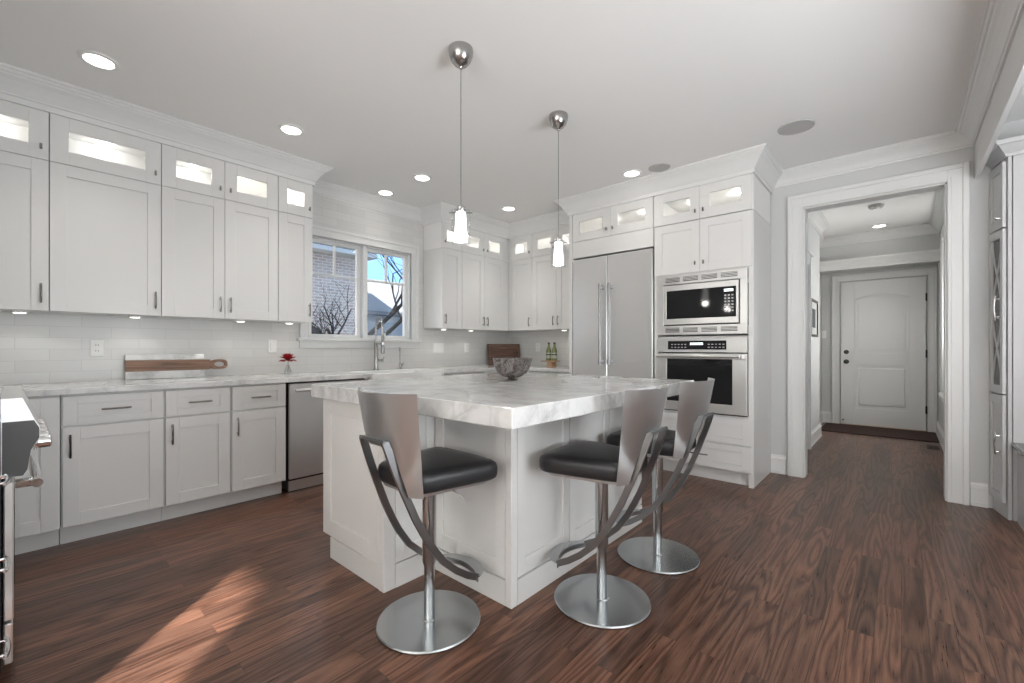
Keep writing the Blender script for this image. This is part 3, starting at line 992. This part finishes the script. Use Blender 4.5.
# wall oven
t = thing('built_in_oven', 'stainless single wall oven below the microwave', 'oven', (-1.706, YF, .592))
OH = .650
MB().box(.04, .72, -.002, .028, .01, OH - .01).build('body', 'black', t)
p = MB().box(0, MW, -.024, -.003, .520, OH, .003).build('control_panel', 'steel', t)
MB().box(.10, .60, -.0265, -.0245, .545, .622).build('control_glass', 'black_glass', p)
MB().box(.30, .41, -.0272, -.0266, .585, .605).build('display', 'led', p)
b = MB()
for i in range(5):
    for j in range(2):
        b.box(.13 + i * .030, .146 + i * .030, -.0272, -.0266, .560 + j * .026, .568 + j * .026)
        b.box(.45 + i * .030, .466 + i * .030, -.0272, -.0266, .560 + j * .026, .568 + j * .026)
b.build('keypad', 'grille', p)
d = MB()
d.box(0, MW, -.040, -.004, .0, .080).box(0, MW, -.040, -.004, .462, .510).box(0, .095, -.040, -.004, .080, .462).box(MW - .110, MW, -.040, -.004, .080, .462)
d = d.build('door', 'steel', t, bevel=.002)
MB().box(.095, MW - .110, -.036, -.006, .080, .462).build('window', 'black_glass', d)
MB().tube([(.02, -.085, .488), (MW - .04, -.085, .488)], .016, 14).cyl((.05, -.04, .488), (.05, -.085, .488), .012).cyl((MW - .07, -.04, .488), (MW - .07, -.085, .488), .012).build('handle', 'steel', d, 40)
MB().box(.0, MW, -.028, -.004, -.010, -.001).build('lower_vent', 'black', t)

# ------------------------------------------------------------------ island
t = thing('island_cabinet', 'white panelled kitchen island base in the middle of the room', 'island', (0, 0, 0))
IX0, IX1, IXM, IY0, IYM, IY1 = -2.425, -1.283, -1.815, 1.145, 1.447, 2.765
IZ = .877
b = MB()
b.box(IX0, IXM - .016, IY0 + .016, IY1 - .016, .118, IZ).box(IX0 + .080, IXM - .016, IY0 + .016, IY1 - .020, 0, .118)
b.box(IXM - .016, IX1 - .016, IYM + .016, IY1 - .016, .118, IZ).box(IXM - .016, IX1 - .016, IYM + .018, IY1 - .020, 0, .118)
b.build('carcass', 'cab', t)
def ipanel(p0, p1, z0, z1, stile, rail, n):
    """framed panel between two plan points, n = outward direction"""
    (xa, ya), (xb, yb) = p0, p1
    L = math.hypot(xb - xa, yb - ya)
    ang = math.atan2(yb - ya, xb - xa)
    o = bpy.data.objects.new('side_panel', None)
    b = MB()
    b.box(0, stile, -.016, 0, z0, z1).box(L - stile, L, -.016, 0, z0, z1).box(stile, L - stile, -.016, 0, z0, z0 + rail).box(stile, L - stile, -.016, 0, z1 - rail, z1).box(stile, L - stile, -.008, 0, z0 + rail, z1 - rail)
    q = b.build('side_panel', 'cab', t, bevel=.0015)
    bpy.data.objects.remove(o)
    q.location, q.rotation_euler = (xa, ya, 0), (0, 0, ang)
    return q
G = .0
ipanel((IX0, IY0 + .016), (IXM - .05, IY0 + .016), .122, IZ - .002, .085, .085, 0)
ipanel((IXM - .016, IY0 + .064), (IXM - .016, IYM - .002), .122, IZ - .002, .050, .070, 0)
ipanel((IXM + .002, IYM + .016), (IX1 - .040, IYM + .016), .122, IZ - .002, .060, .075, 0)
segs = [IYM + .042, IYM + .455, IYM + .868, IY1 - .016]
for a, c in zip(segs, segs[1:]):
    ipanel((IX1 - .016, a), (IX1 - .016, c - .006), .122, IZ - .002, .052, .075, 0)
MB().box(IXM - .048, IXM, IY0, IY0 + .062, 0, IZ - .001).build('corner_post', 'cab', t, bevel=.003)
MB().box(IX1 - .038, IX1, IYM, IYM + .040, 0, IZ - .001).build('corner_post', 'cab', t, bevel=.003)
b = MB()
b.box(IX0 + .075, IXM - .05, IY0 + .004, IY0 + .016, 0, .112).box(IXM - .012, IXM, IY0 + .064, IYM, 0, .112).box(IXM, IX1 - .04, IYM + .002, IYM + .016, 0, .112).box(IX1 - .014, IX1 - .001, IYM + .042, IY1 - .016, 0, .112)
b.build('plinth', 'cab', t)
o = MB().box(-2.45, -.962, 1.088, 2.795, .8785, .951, .004, 2).build('marble_worktop', 'marble')
tag(o, 'thick white and grey marble slab topping the island', 'countertop')

# ------------------------------------------------------------------ bar stools (own axes: +y is the way the sitter faces)
def make_stool():
    t = thing('bar_stool', '', 'stool', (0, 0, 0), 0, 'steel and leather stools at the island')
    MB().lathe([(.001, .0005), (.212, .0005), (.216, .005), (.216, .010), (.212, .0145), (.034, .0150), (.030, .019), (.001, .019)], 56).build('base', 'steel_b', t, 30)
    MB().lathe([(.0225, .019), (.0225, .235), (.029, .255), (.029, .565), (.050, .575), (.050, .583), (.001, .583)], 28).build('pole', 'steel_b', t, 40)
    def seat_outline(s, y_rear, y_front, wr, wf, n=44):
        pts = []
        for i in range(n):
            th = 2 * PI * i / n
            ca, sa = math.cos(th), math.sin(th)
            ex = 2 / 9.0
            u = math.copysign(abs(ca) ** ex, ca)
            v = math.copysign(abs(sa) ** ex, sa)
            w = wr + (wf - wr) * (v + 1) / 2
            pts.append((u * w * s, (y_rear + y_front) / 2 + v * (y_front - y_rear) / 2 - (.012 * u * u if v > 0 else 0)))
        return pts
    MB().prism(seat_outline(1, -.150, .195, .138, .188), .584, .598, 'xy').build('seat_plate', 'steel_s', t)
    b = MB()
    levels = [(.945, .5985), (.99, .606), (1.005, .622), (1.005, .648), (.985, .664), (.93, .674), (.70, .679), (.35, .681)]
    rows = []
    for s, z in levels:
        o = seat_outline(1, -.168 * s, .226 * s, .154 * s, .222 * s)
        rows.append([b.bm.verts.new((x, y + .0, z)) for x, y in o])
    for a, c in zip(rows, rows[1:]):
        for k in range(len(a)):
            j = (k + 1) % len(a)
            b.bm.faces.new((a[k], a[j], c[j], c[k]))
    b.bm.faces.new(list(reversed(rows[0])))
    b.bm.faces.new(rows[-1])
    b.build('seat', 'leather', t, 60)
    # curved sheet back with the notch between its two legs
    ztop, zf, zbot = .985, .792, .592
    def yb(z):                                      # the back leans away above the seat
        return -.207 - .078 * ((z - .59) / .395)
    Rc = .30
    def pt(x, z, off=0.0):
        a = x / Rc
        return (Rc * math.sin(a) * (1 + off / Rc), yb(z) + (Rc - off) * 0 + (Rc + off) * (1 - math.cos(a)) - off, z)
    def half(z):
        return .184 + .042 * (z - zbot) / (ztop - zbot)
    def grid(xf0, xf1, z0, z1, nx, nz):
        rows = []
        b2 = MB()
        for off in (0.0, -.0):
            pass
        front, back = [], []
        for j in range(nz + 1):
            z = z0 + (z1 - z0) * j / nz
            a, c = xf0(z), xf1(z)
            front.append([b2.bm.verts.new(pt(a + (c - a) * i / nx, z, -.002)) for i in range(nx + 1)])
            back.append([b2.bm.verts.new(pt(a + (c - a) * i / nx, z, .002)) for i in range(nx + 1)])
        def q(*v):
            b2.bm.faces.new(v)
        for j in range(nz):
            for i in range(nx):
                q(front[j][i], front[j][i + 1], front[j + 1][i + 1], front[j + 1][i])
                q(back[j][i + 1], back[j][i], back[j + 1][i], back[j + 1][i + 1])
            q(front[j][0], front[j + 1][0], back[j + 1][0], back[j][0])
            q(front[j + 1][nx], front[j][nx], back[j][nx], back[j + 1][nx])
        for i in range(nx):
            q(front[0][i + 1], front[0][i], back[0][i], back[0][i + 1])
            q(front[nz][i], front[nz][i + 1], back[nz][i + 1], back[nz][i])
        return b2
    def bx(z):                                      # half spacing of the frame bars
        return .080 + .050 * max(0, (.80 - z)) / .64
    b2 = grid(lambda z: -half(z), lambda z: half(z), zf - .012, ztop, 24, 8)
    me_tmp = []
    for s in (-1, 1):
        g2 = grid((lambda z: -half(z)) if s < 0 else (lambda z: .086 + .040 * (zf - z) / .2), (lambda z: -.086 - .040 * (zf - z) / .2) if s < 0 else (lambda z: half(z)), zbot, zf - .010, 6, 6)
        m0 = bpy.data.meshes.new('tmp')
        g2.bm.to_mesh(m0)
        g2.bm.free()
        b2.bm.from_mesh(m0)
        bpy.data.meshes.remove(m0)
    b2.build('backrest', 'steel_s', t, 50)
    # frame: two flat bars from behind the back down and forward to the footrest, tied at the top
    side = [(-.258, .803), (-.226, .71), (-.188, .61), (-.142, .50), (-.112, .44), (-.078, .378), (-.022, .298), (.042, .240), (.10, .200), (.155, .172)]
    b = MB()
    for s in (-1, 1):
        pts = [(s * bx(z), y, z) for y, z in side]
        b.strip(pts, .027, (1, 0, 0), .014)
    b.strip([(-.086, -.258, .803), (.086, -.258, .803)], .024, (0, .25, .97), .012)
    b.build('frame', 'steel_d', t)
    # footrest: thin half-disc plate with an upright lip along its inner edge
    fy, fz = .148, .166
    arc = [(.140 * math.cos(PI * i / 20), fy + .098 * math.sin(PI * i / 20)) for i in range(21)]
    inner = [(-.140 + .28 * i / 12, fy + .050 * math.sin(PI * i / 12)) for i in range(13)]
    MB().prism(arc + inner[1:-1], fz + .008, fz + .012, 'xy').build('footrest', 'steel_b', t)
    b = MB()
    b.strip([(x, y, fz) for x, y in inner], .020, (0, 1, 0), .006)
    b.build('footrest_lip', 'steel_d', t)
    MB().tube([(.055, .02, .580), (.115, .045, .560), (.165, .075, .520)], .0035, 8).build('lift_lever', 'steel_d', t, 40)
    return t

def dup(root, loc, rz):
    r = root.copy()
    COL.objects.link(r)
    r.location, r.rotation_euler = loc, (0, 0, rz)
    for ch in list(root.children):
        c = ch.copy()
        COL.objects.link(c)
        c.parent = r
    return r

stool = make_stool()
for i, (x, y, a, lab) in enumerate(((-1.490, 1.158, R_(-1.5), 'steel and black leather stool tucked at the island\'s near side'),
                                    (-1.022, 1.772, R_(93), 'steel and black leather stool at the island\'s right side, near the slab corner'),
                                    (-1.010, 2.358, R_(90), 'steel and black leather stool nearest the wall oven'))):
    s = stool if i == 0 else dup(stool, (x, y, 0), a)
    s.location, s.rotation_euler = (x, y, 0), (0, 0, a)
    s['label'] = lab

# ------------------------------------------------------------------ things on the counters
t = thing('mosaic_bowl', 'round stone mosaic bowl standing on the island', 'bowl', (-1.806, 2.045, .9515))
MB().lathe([(.030, .016), (.064, .024), (.096, .050), (.114, .088), (.123, .136), (.117, .136), (.108, .092), (.090, .058), (.058, .034), (.001, .028)], 40).build('bowl', 'mosaic', t, 50)
MB().lathe([(.036, 0), (.032, .006), (.026, .014), (.030, .0205), (.001, .0205)], 24).build('foot', 'mosaic', t, 40)

t = thing('cutting_board', 'walnut cutting board leaning in the counter corner', 'cutting board', (-4.015, 4.385, CT1 + .001), math.atan2(.40, .22))
tilt = Matrix.Rotation(R_(-8), 4, 'X')
b = MB()
b.box(-.228, .228, -.011, .011, .0, .285, .004, mtx=tilt)
b.build('board', 'walnut', t)
MB().box(-.205, .205, -.0125, -.0112, .022, .026, mtx=tilt).box(-.205, .205, -.0125, -.0112, .259, .263, mtx=tilt).box(-.205, -.201, -.0125, -.0112, .022, .263, mtx=tilt).box(.201, .205, -.0125, -.0112, .022, .263, mtx=tilt).build('juice_groove', 'acacia', t)

t = thing('serving_board', 'marble serving board with long wooden strip handle leaning on the tile', 'serving board', (-4.160, .525, CT1 + .001), H)
tl = Matrix.Rotation(R_(-7), 4, 'X')
MB().box(0, .480, 0, .014, 0, .058, .002, mtx=tl).box(0, .480, 0, .014, .140, .182, .002, mtx=tl).build('marble_slab', 'marble', t)
b = MB()
b.prism([(0, .060), (.520, .060), (.520, .138), (0, .138)], -.003, .017)
no = 32
outer = []
inn = []
for i in range(no):
    th = 2 * PI * i / no
    ca, sa = math.cos(th), math.sin(th)
    k = (abs(ca) ** 3 + abs(sa) ** 3) ** (-1 / 3)
    outer.append((.580 + .061 * ca * k, .099 + .039 * sa * k))
    inn.append((.585 + .038 * ca, .099 + .021 * sa))
vo = [[b.bm.verts.new((x, y, z)) for x, z in ring] for ring in (outer, inn) for y in (-.003, .017)]
for i in range(no):
    j = (i + 1) % no
    b.bm.faces.new((vo[0][i], vo[0][j], vo[2][j], vo[2][i]))
    b.bm.faces.new((vo[1][j], vo[1][i], vo[3][i], vo[3][j]))
    b.bm.faces.new((vo[0][j], vo[0][i], vo[1][i], vo[1][j]))
    b.bm.faces.new((vo[2][i], vo[2][j], vo[3][j], vo[3][i]))
for v in b.bm.verts:
    v.co = tl @ v.co
b.build('wooden_strip', 'acacia', t)

t = thing('flower_vase', 'single red flower in a small clear bud vase left of the dishwasher', 'vase', (-4.06, 1.600, CT1 + .0005))
MB().lathe([(.028, 0), (.032, .02), (.022, .05), (.013, .075), (.015, .082), (.012, .082), (.010, .074), (.018, .05), (.027, .02), (.001, .006)], 20).build('vase', 'glass', t, 50)
MB().tube([(0, 0, .012), (.003, .002, .06), (.0, .0, .130)], .0022, 6).build('stem', 'stem', t, 60)
b = MB()
for ring, (n, tiltd, ln, wd, curl) in enumerate(((7, 12, .064, .054, -.020), (7, 36, .068, .056, -.012), (7, 56, .066, .050, -.008), (6, 72, .062, .042, -.006), (4, 84, .056, .030, 0))):
    for k in range(n):
        az = 2 * PI * k / n + ring * .4
        mtx = Matrix.Translation((0, 0, .118)) @ Matrix.Scale(1.12, 4) @ Matrix.Rotation(az, 4, 'Z') @ Matrix.Rotation(-R_(tiltd), 4, 'Y')
        prof = [(.0, .10), (.25, .6), (.55, 1.0), (.82, .80), (1.0, .08)]
        rows = []
        for u, wv in prof:
            rows.append([b.bm.verts.new(mtx @ Vector((u * ln, sgn * wv * wd * .5, curl * u * u + .007 * abs(sgn) * wv))) for sgn in (-1, 0, 1)])
        for p_, c in zip(rows, rows[1:]):
            for i in range(2):
                b.bm.faces.new((p_[i], p_[i + 1], c[i + 1], c[i]))
o = b.build('bloom', 'petal', t, 80)
md = o.modifiers.new('thick', 'SOLIDIFY')
md.thickness = .0012

t = thing('wooden_stand', 'small light wood pedestal stand holding two green bottles', 'stand', (-3.215, 4.36, CT1 + .0005))
MB().box(-.115, .085, -.065, .065, .062, .074, .003).build('top', 'stand_wood', t)
MB().prism([(-.040, 0), (.050, 0), (.034, .0618), (-.026, .0618)], -.045, .045).build('foot', 'stand_wood', t)
for x, lab in ((-3.198, 'left green glass bottle on the wooden stand'), (-3.112, 'green glass bottle nearer the refrigerator on the wooden stand')):
    t = thing('glass_bottle', lab, 'bottle', (x - .055, 4.36, CT1 + .0752), 0, 'green bottles on the wooden stand')
    MB().lathe([(.030, 0), (.033, .004), (.033, .110), (.030, .128), (.016, .165), (.0125, .185), (.0125, .205), (.001, .205)], 24).build('bottle', 'bottle', t, 50)
    MB().lathe([(.0335, .028), (.0338, .030), (.0338, .095), (.0335, .097)], 24).build('paper_label', 'label', t, 50)
    MB().lathe([(.0340, .066), (.0340, .082)], 24).build('label_band', 'cap', t, 50)
    MB().lathe([(.014, .200), (.014, .222), (.001, .223)], 16).build('cap', 'cap', t, 50)

# outlets and switches
def plate(name, label, cat, loc, rz, gangs, kind):
    t = thing(name, label, cat, loc, rz)
    w = .036 + .023 * (gangs - 1)
    MB().box(-w, w, -.006, 0, -.058, .058, .003).build('plate', 'white_pl', t)
    for g in range(gangs):
        x = (g - (gangs - 1) / 2) * .046
        if kind == 'outlet':
            for z in (-.020, .020):
                f = MB().lathe([(.017, -.0062), (.017, -.008), (.001, -.008)], 20, (x, 0, z), 'y').build('socket', 'white_pl', t)
                MB().box(x - .008, x - .005, -.0088, -.0081, z - .004, z + .006).box(x + .005, x + .008, -.0088, -.0081, z - .004, z + .006).build('slot', 'dark', f)
        else:
            MB().box(x - .016, x + .016, -.0095, -.0062, -.033, .033, .002).build('rocker', 'white_pl', t)
plate('outlet', 'white outlet on the tile left of the long serving board', 'outlet', (XL + .001, .382, 1.150), H, 1, 'outlet')
plate('light_switch', 'white switch plate on the tile above the red flower', 'switch', (XL + .001, 1.527, 1.165), H, 1, 'switch')
plate('light_switch', 'wide triple switch plate on the tile right of the window', 'switch', (XL + .001, 3.415, 1.152), H, 3, 'switch')
plate('outlet', 'white outlet on the tile left of the walnut cutting board', 'outlet', (XL + .001, 3.880, 1.156), H, 1, 'outlet')
plate('outlet', 'white outlet on the back tile right of the walnut cutting board', 'outlet', (-3.64, YB - .009, 1.160), 0, 1, 'outlet')

# ------------------------------------------------------------------ ceiling fixtures
for x, y, lab in ((-3.325, .309, 'recessed ceiling light at the upper left, above the wide glass cabinet'), (-3.330, 1.335, 'recessed ceiling light in front of the cabinets left of the window'),
                  (-3.955, 2.516, 'recessed ceiling light close to the window wall, above the sink'), (-3.350, 2.522, 'recessed ceiling light between the sink light and the nearer pendant'),
                  (-3.355, 3.737, 'recessed ceiling light near the cabinet corner'), (-1.838, 3.724, 'recessed ceiling light in front of the refrigerator cabinets'),
                  (-.213, 7.46, 'recessed ceiling light in the hall')):
    t = thing('recessed_light', lab, 'ceiling light', (x, y, CZ - .0005), 0, 'recessed ceiling lights')
    MB().lathe([(.088, 0), (.086, -.006), (.066, -.009), (.064, -.004), (.064, 0)], 32).build('trim_ring', 'white_pl', t, 40)
    MB().lathe([(.063, -.0005), (.063, -.003), (.001, -.0035)], 32).build('lens', 'lens', t, 40)
    lamp('can_light', 'SPOT', (0, 0, -.03), CAN_W * (.7 if y > 5 else .25 if x < -3.9 else .25 if x > -2 else 1), t, size=.06, spot=105, blend=1.0)
for x, y, r in ((-.568, 3.732, .115), (-1.600, 3.770, .092)):
    t = thing('ceiling_speaker', 'round flat ceiling speaker ' + ('in front of the hall opening' if r > .1 else 'touching the crown above the oven cabinet'), 'speaker', (x, y, CZ - .0005))
    MB().lathe([(r, 0), (r - .002, -.006), (r - .010, -.008), (r - .011, -.004)], 36).build('rim', 'grille', t, 40)
    MB().lathe([(r - .012, -.0005), (r - .012, -.005), (.001, -.0065)], 36).build('grille', 'grille', t, 40)
t = thing('smoke_detector', 'round smoke detector on the hall ceiling', 'smoke detector', (-.21, 6.36, CZ - .0005))
MB().lathe([(.070, 0), (.070, -.012), (.058, -.034), (.001, -.036)], 28).build('housing', 'grille', t, 40)
MB().lathe([(.030, -.0362), (.028, -.044), (.001, -.045)], 20).build('sensor_cap', 'white_pl', t, 40)

for x, y, lab in ((-1.758, 1.576, 'pendant lamp over the near half of the island, hanging nearer the window'), (-1.758, 2.467, 'pendant lamp over the far end of the island, in front of the refrigerator')):
    t = thing('pendant_lamp', lab, 'pendant lamp', (x, y, CZ - .0005), 0, 'pendants over the island')
    MB().lathe([(.064, 0), (.066, -.012), (.063, -.034), (.053, -.062), (.036, -.083), (.014, -.094), (.010, -.104), (.001, -.105)], 32).build('canopy', 'nickel', t, 50)
    MB().cyl((0, 0, -.100), (0, 0, -.845), .0022, 8).build('cord', 'steel_d', t)
    MB().lathe([(.020, -.838), (.026, -.845), (.026, -.880), (.001, -.880)], 20).build('cap', 'chrome', t, 40)
    b = MB()
    b.lathe([(.024, -.866), (.026, -.870), (.036, -1.022), (.034, -1.024), (.032, -1.020), (.022, -.872)], 28)
    b.build('inner_shade', 'shade', t, 50)
    b = MB()
    b.lathe([(.048, -.862), (.050, -.862), (.050, -1.036), (.048, -1.036)], 28)
    b.build('outer_glass', 'glass', t, 50)
    MB().cyl((-.062 * .749, -.062 * .663, -.872), (.062 * .749, .062 * .663, -.872), .003, 8).build('cross_pin', 'steel_d', t)
    lamp('pendant_light', 'POINT', (0, 0, -1.06), PEND_W, t, size=.03)

# ------------------------------------------------------------------ range at the left edge (front faces +Y, seen from its side)
t = thing('range', 'stainless range cut by the photo\'s left edge, knobs in profile', 'range', (-2.99, -.03, 0))
RX = .752
MB().box(0, RX, -.60, 0, .07, .905).box(.03, RX - .03, -.58, -.05, 0, .07).build('body', 'black', t)
MB().box(RX, RX + .004, -.60, -.002, .70, .915).build('side_panel', 'steel', t)
MB().prism([(.002, .717), (.049, .717), (.059, .736), (.067, .80), (.087, .84), (.087, .874), (.074, .902), (.002, .902)], RX + .0005, RX + .004, 'yz').build('end_cap', 'range_grey', t)
p = MB().prism([(-.001, .715), (.050, .715), (.060, .735), (.068, .80), (.088, .84), (.088, .875), (.075, .905), (.048, .980), (-.001, .980)], 0, RX, 'yz').build('control_panel', 'steel', t)
for i in range(5):
    x = .09 + i * .143
    k = MB()
    k.lathe([(.026, 0), (.026, .010), (.022, .012), (.021, .042), (.016, .046), (.001, .046)], 22, (x, .074, .812), 'y')
    k.build('knob', 'chrome', p, 40)
MB().box(0, RX, -.60, -.002, .906, .930).build('cooktop', 'black', t)
b = MB()
for i in range(4):
    b.box(.05 + i * .18, .065 + i * .18, -.55, -.02, .95, .965).box(.14 + i * .18, .155 + i * .18, -.55, -.02, .95, .965)
for y in (-.55, -.30, -.035):
    b.box(.03, RX - .03, y, y + .015, .931, .965)
b.build('grate', 'black', t)
d = MB().box(.006, RX - .002, .004, .028, .235, .700, .004).build('oven_door', 'steel', t)
MB().box(.10, RX - .10, .0282, .030, .32, .60).build('window', 'black_glass', d)
MB().tube([(.02, .082, .680), (RX - .02, .082, .680)], .015, 14).box(.04, .075, .028, .088, .667, .693, .004).box(RX - .075, RX - .04, .028, .088, .667, .693, .004).build('handle', 'chrome', d, 40)
MB().box(.006, RX - .002, .004, .026, .090, .225, .004).build('lower_drawer', 'steel', t)

t = thing('base_cabinet', 'base cabinet beside the range, only its bow pulls showing at the photo\'s left edge', 'cabinet', (-1.87, -.065, 0), PI)
MB().box(0, .345, 0, .58, .115, ZB1).box(0, .345, .07, .58, 0, .115).build('carcass', 'cab', t)
for z0, z1 in ((.118, .36), (.366, .62), (.626, .872)):
    dd = shaker(t, .004, .341, z0, z1, .06, .05, name='drawer')
    pull(dd, .172, -.020, (z0 + z1) / 2, .14, False, 'chrome')
o = MB().box(-2.22, -1.86, -.655, -.045, CT0, CT1, .004).build('side_countertop', 'marble')
tag(o, 'short marble worktop beside the range at the photo\'s left edge', 'countertop')

# ------------------------------------------------------------------ hutch at the right edge
t = thing('hutch', 'tall grey-white built-in hutch at the photo\'s right edge', 'hutch', (.020, 0, 0))
HF = [(.470, 4.648), (.512, 4.400)]
foot = [(.470, 4.648), (.512, 4.400), (1.30, 4.400), (1.30, 4.648)]
b = MB()
b.prism([(.473, 4.648), (.515, 4.404), (.532, 4.404), (.532, 4.648)], 0, 2.43, 'xy')
b.prism([(.538, 4.648), (.538, 4.404), (1.30, 4.404), (1.30, 4.648)], .0, 2.43, 'xy').prism([(.53, 4.648), (.53, 4.43), (.54, 4.43), (.54, 4.648)], .0, 2.43, 'xy')
b.build('body', 'hutch', t)
L = math.hypot(.042, .248)
ang = math.atan2(-.248, .042)
def hdoor(z0, z1, glass=False):
    o = bpy.data.objects.new('door', None)
    bpy.data.objects.remove(o)
    b = MB()
    s, y0, y1 = .042, -.020, -.001
    a0, a1 = .006, L - .014
    b.box(a0, a0 + s, y0, y1, z0, z1).box(a1 - s, a1, y0, y1, z0, z1).box(a0 + s, a1 - s, y0, y1, z0, z0 + .055).box(a0 + s, a1 - s, y0, y1, z1 - .055, z1)
    if not glass:
        b.box(a0 + s, a1 - s, -.012, -.003, z0 + .055, z1 - .055)
    q = b.build('door', 'hutch', t, bevel=.0015)
    q.location, q.rotation_euler = (HF[0][0], HF[0][1], 0), (0, 0, ang)
    if glass:
        MB().box(a0 + s, a1 - s, -.008, -.004, z0 + .055, z1 - .055).build('glass_pane', 'hutch_glass', q)
        b = MB()
        ga, gb, za, zb = a0 + s, a1 - s, z0 + .055, z1 - .055
        for sgn in (0, 1):
            for half_ in (0, 1):
                pts = []
                zm0, zm1 = (za, (za + zb) / 2) if half_ == 0 else ((za + zb) / 2, zb)
                for i in range(11):
                    u = i / 10
                    x = ga + (gb - ga) * (.5 - .5 * math.cos(PI * u))
                    if sgn:
                        x = ga + gb - x
                    pts.append((x, -.011, zm0 + (zm1 - zm0) * u))
                b.strip(pts, .010, (0, 1, 0), .008)
        b.build('lattice', 'hutch', q)
    return q, a1 - s / 2
q, hx = hdoor(1.965, 2.405)
MB().lathe([(.006, -.020), (.006, -.034), (.014, -.040), (.015, -.050), (.001, -.055)], 16, (hx, 0, 2.03), 'y').build('knob', 'chrome', q, 40)
q, hx = hdoor(.840, 1.955, True)
pull(q, hx, -.020, 1.42, .17, True, 'chrome')
q, hx = hdoor(.105, .830)
pull(q, hx, -.020, .50, .15, True, 'chrome')
HC = [(0, -.10), (.012, -.10), (.016, -.082), (.030, -.066), (.048, -.040), (.054, -.030), (.066, -.026), (.072, 0), (0, 0)]
b = MB()
b.sweep([(1.30, 4.403), (.513, 4.403), (.471, 4.647)][::-1], HC, 2.530)
b.box(.53, 1.30, 4.42, 4.648, 2.431, 2.529)
b.build('cornice', 'hutch', t)
t = thing('desk_counter', 'dark stone counter end with grey cabinet below, right of the hutch door', 'counter', (0, 0, 0))
MB().box(.545, 1.30, 4.06, 4.392, .490, .525, .012, 3).build('slab', 'desk', t)
MB().box(.575, 1.30, 4.10, 4.392, .0, .489).build('cabinet_body', 'hutch', t)

# ------------------------------------------------------------------ outside the window
struct(MB().box(1.6, 1.75, 4.9, 7.2, -.3, 4.2).build('sun_block_hall', 'siding'))  # unseen slab added to keep sun out of the hall side window
struct(MB().box(-4.6, 2.9, -4.3, 8.8, 2.95, 8.2).prism([(-4.9, 8.2), (3.2, 8.2), (-.85, 13.0)], -4.6, 9.1, 'xz').build('sun_block_upper', 'siding'))  # unseen block added above the room to keep sun off the houses outside
struct(MB().box(-60, -4.4, -40, 60, -.5, -.3).build('ground_outside', 'ground'))
t = thing('brick_house', 'brick neighbour house with arched doorway seen through the left sash', 'house', (-12.5, 0, -.3))
MB().box(-6, 0, -6, 7.15, 0, 4.30).build('wall', 'brick', t)
MB().prism([(.45, 4.30), (.45, 4.45), (-3, 6.0), (-6.45, 4.45), (-6.45, 4.30)], -6.4, 7.35, 'xz').build('roof', 'roof', t)
MB().box(.02, .52, -6.4, 7.35, 4.18, 4.30).build('eave', 'siding', t)
arch = [(5.05, 0), (5.95, 0), (5.95, 1.65)] + [(5.5 + .45 * math.cos(PI * i / 10), 1.65 + .42 * math.sin(PI * i / 10)) for i in range(1, 10)] + [(5.05, 1.65)]
MB().prism(arch, .001, .06, 'yz').build('arched_door', 'dark', t)
MB().box(.001, .05, 4.55, 5.02, .0, 2.6).build('stone_pier', 'siding', t)
t = thing('pale_house', 'pale house with dark roof seen through the right sash', 'house', (-17.5, 0, -.3))
MB().box(-7, 0, 9.4, 26, 0, 3.0).build('wall', 'siding', t)
MB().prism([(.5, 2.9), (.5, 3.05), (-3.5, 5.1), (-7.5, 3.05), (-7.5, 2.9)], 9.0, 26.5, 'xz').build('roof', 'roof', t)
MB().box(.02, .08, 13, 14.4, .9, 2.2).build('window', 'dark', t)
t = thing('garage', 'low dark-roofed garage in front of the pale house outside', 'garage', (-13.6, 0, -.3))
MB().box(-3, 0, 7.9, 17, 0, 1.70).build('wall', 'siding', t)
MB().prism([(.3, 1.70), (.3, 1.78), (-1.5, 2.45), (-3.3, 1.78), (-3.3, 1.70)], 7.7, 17.2, 'xz').build('roof', 'roof', t)
t = thing('bare_tree', 'bare tree standing outside the kitchen window', 'tree', (-8.2, 4.35, -.3))
rnd = random.Random(11)
b = MB()
def grow(p, d, ln, r, depth):
    pts, rad = [p.copy()], [r]
    n = 5
    for i in range(n):
        d = (d + Vector((rnd.uniform(-.16, .16), rnd.uniform(-.16, .16), rnd.uniform(-.05, .14)))).normalized()
        pts.append(pts[-1] + d * ln / n)
        rad.append(r * (1 - .42 * (i + 1) / n))
    b.tube(pts, rad, 6 if depth > 1 else 5)
    if depth <= 0:
        return
    for i in range(3 if depth > 1 else 4):
        k = rnd.randint(2, n)
        a = Vector((rnd.uniform(-.7, .7), rnd.uniform(-1, 1), rnd.uniform(-.15, .75))).normalized()
        nd = (d * .55 + a * .8).normalized()
        grow(pts[k], nd, ln * rnd.uniform(.55, .8), rad[k] * .62, depth - 1)
grow(Vector((0, 0, 0)), Vector((.05, .0, 1)), 1.7, .10, 4)
grow(Vector((0, 0, 1.2)), Vector((.1, .8, .5)), 1.7, .06, 3)
grow(Vector((0, 0, 1.3)), Vector((.2, .5, .7)), 1.9, .06, 3)
b.build('branches', 'bark', t, 60)
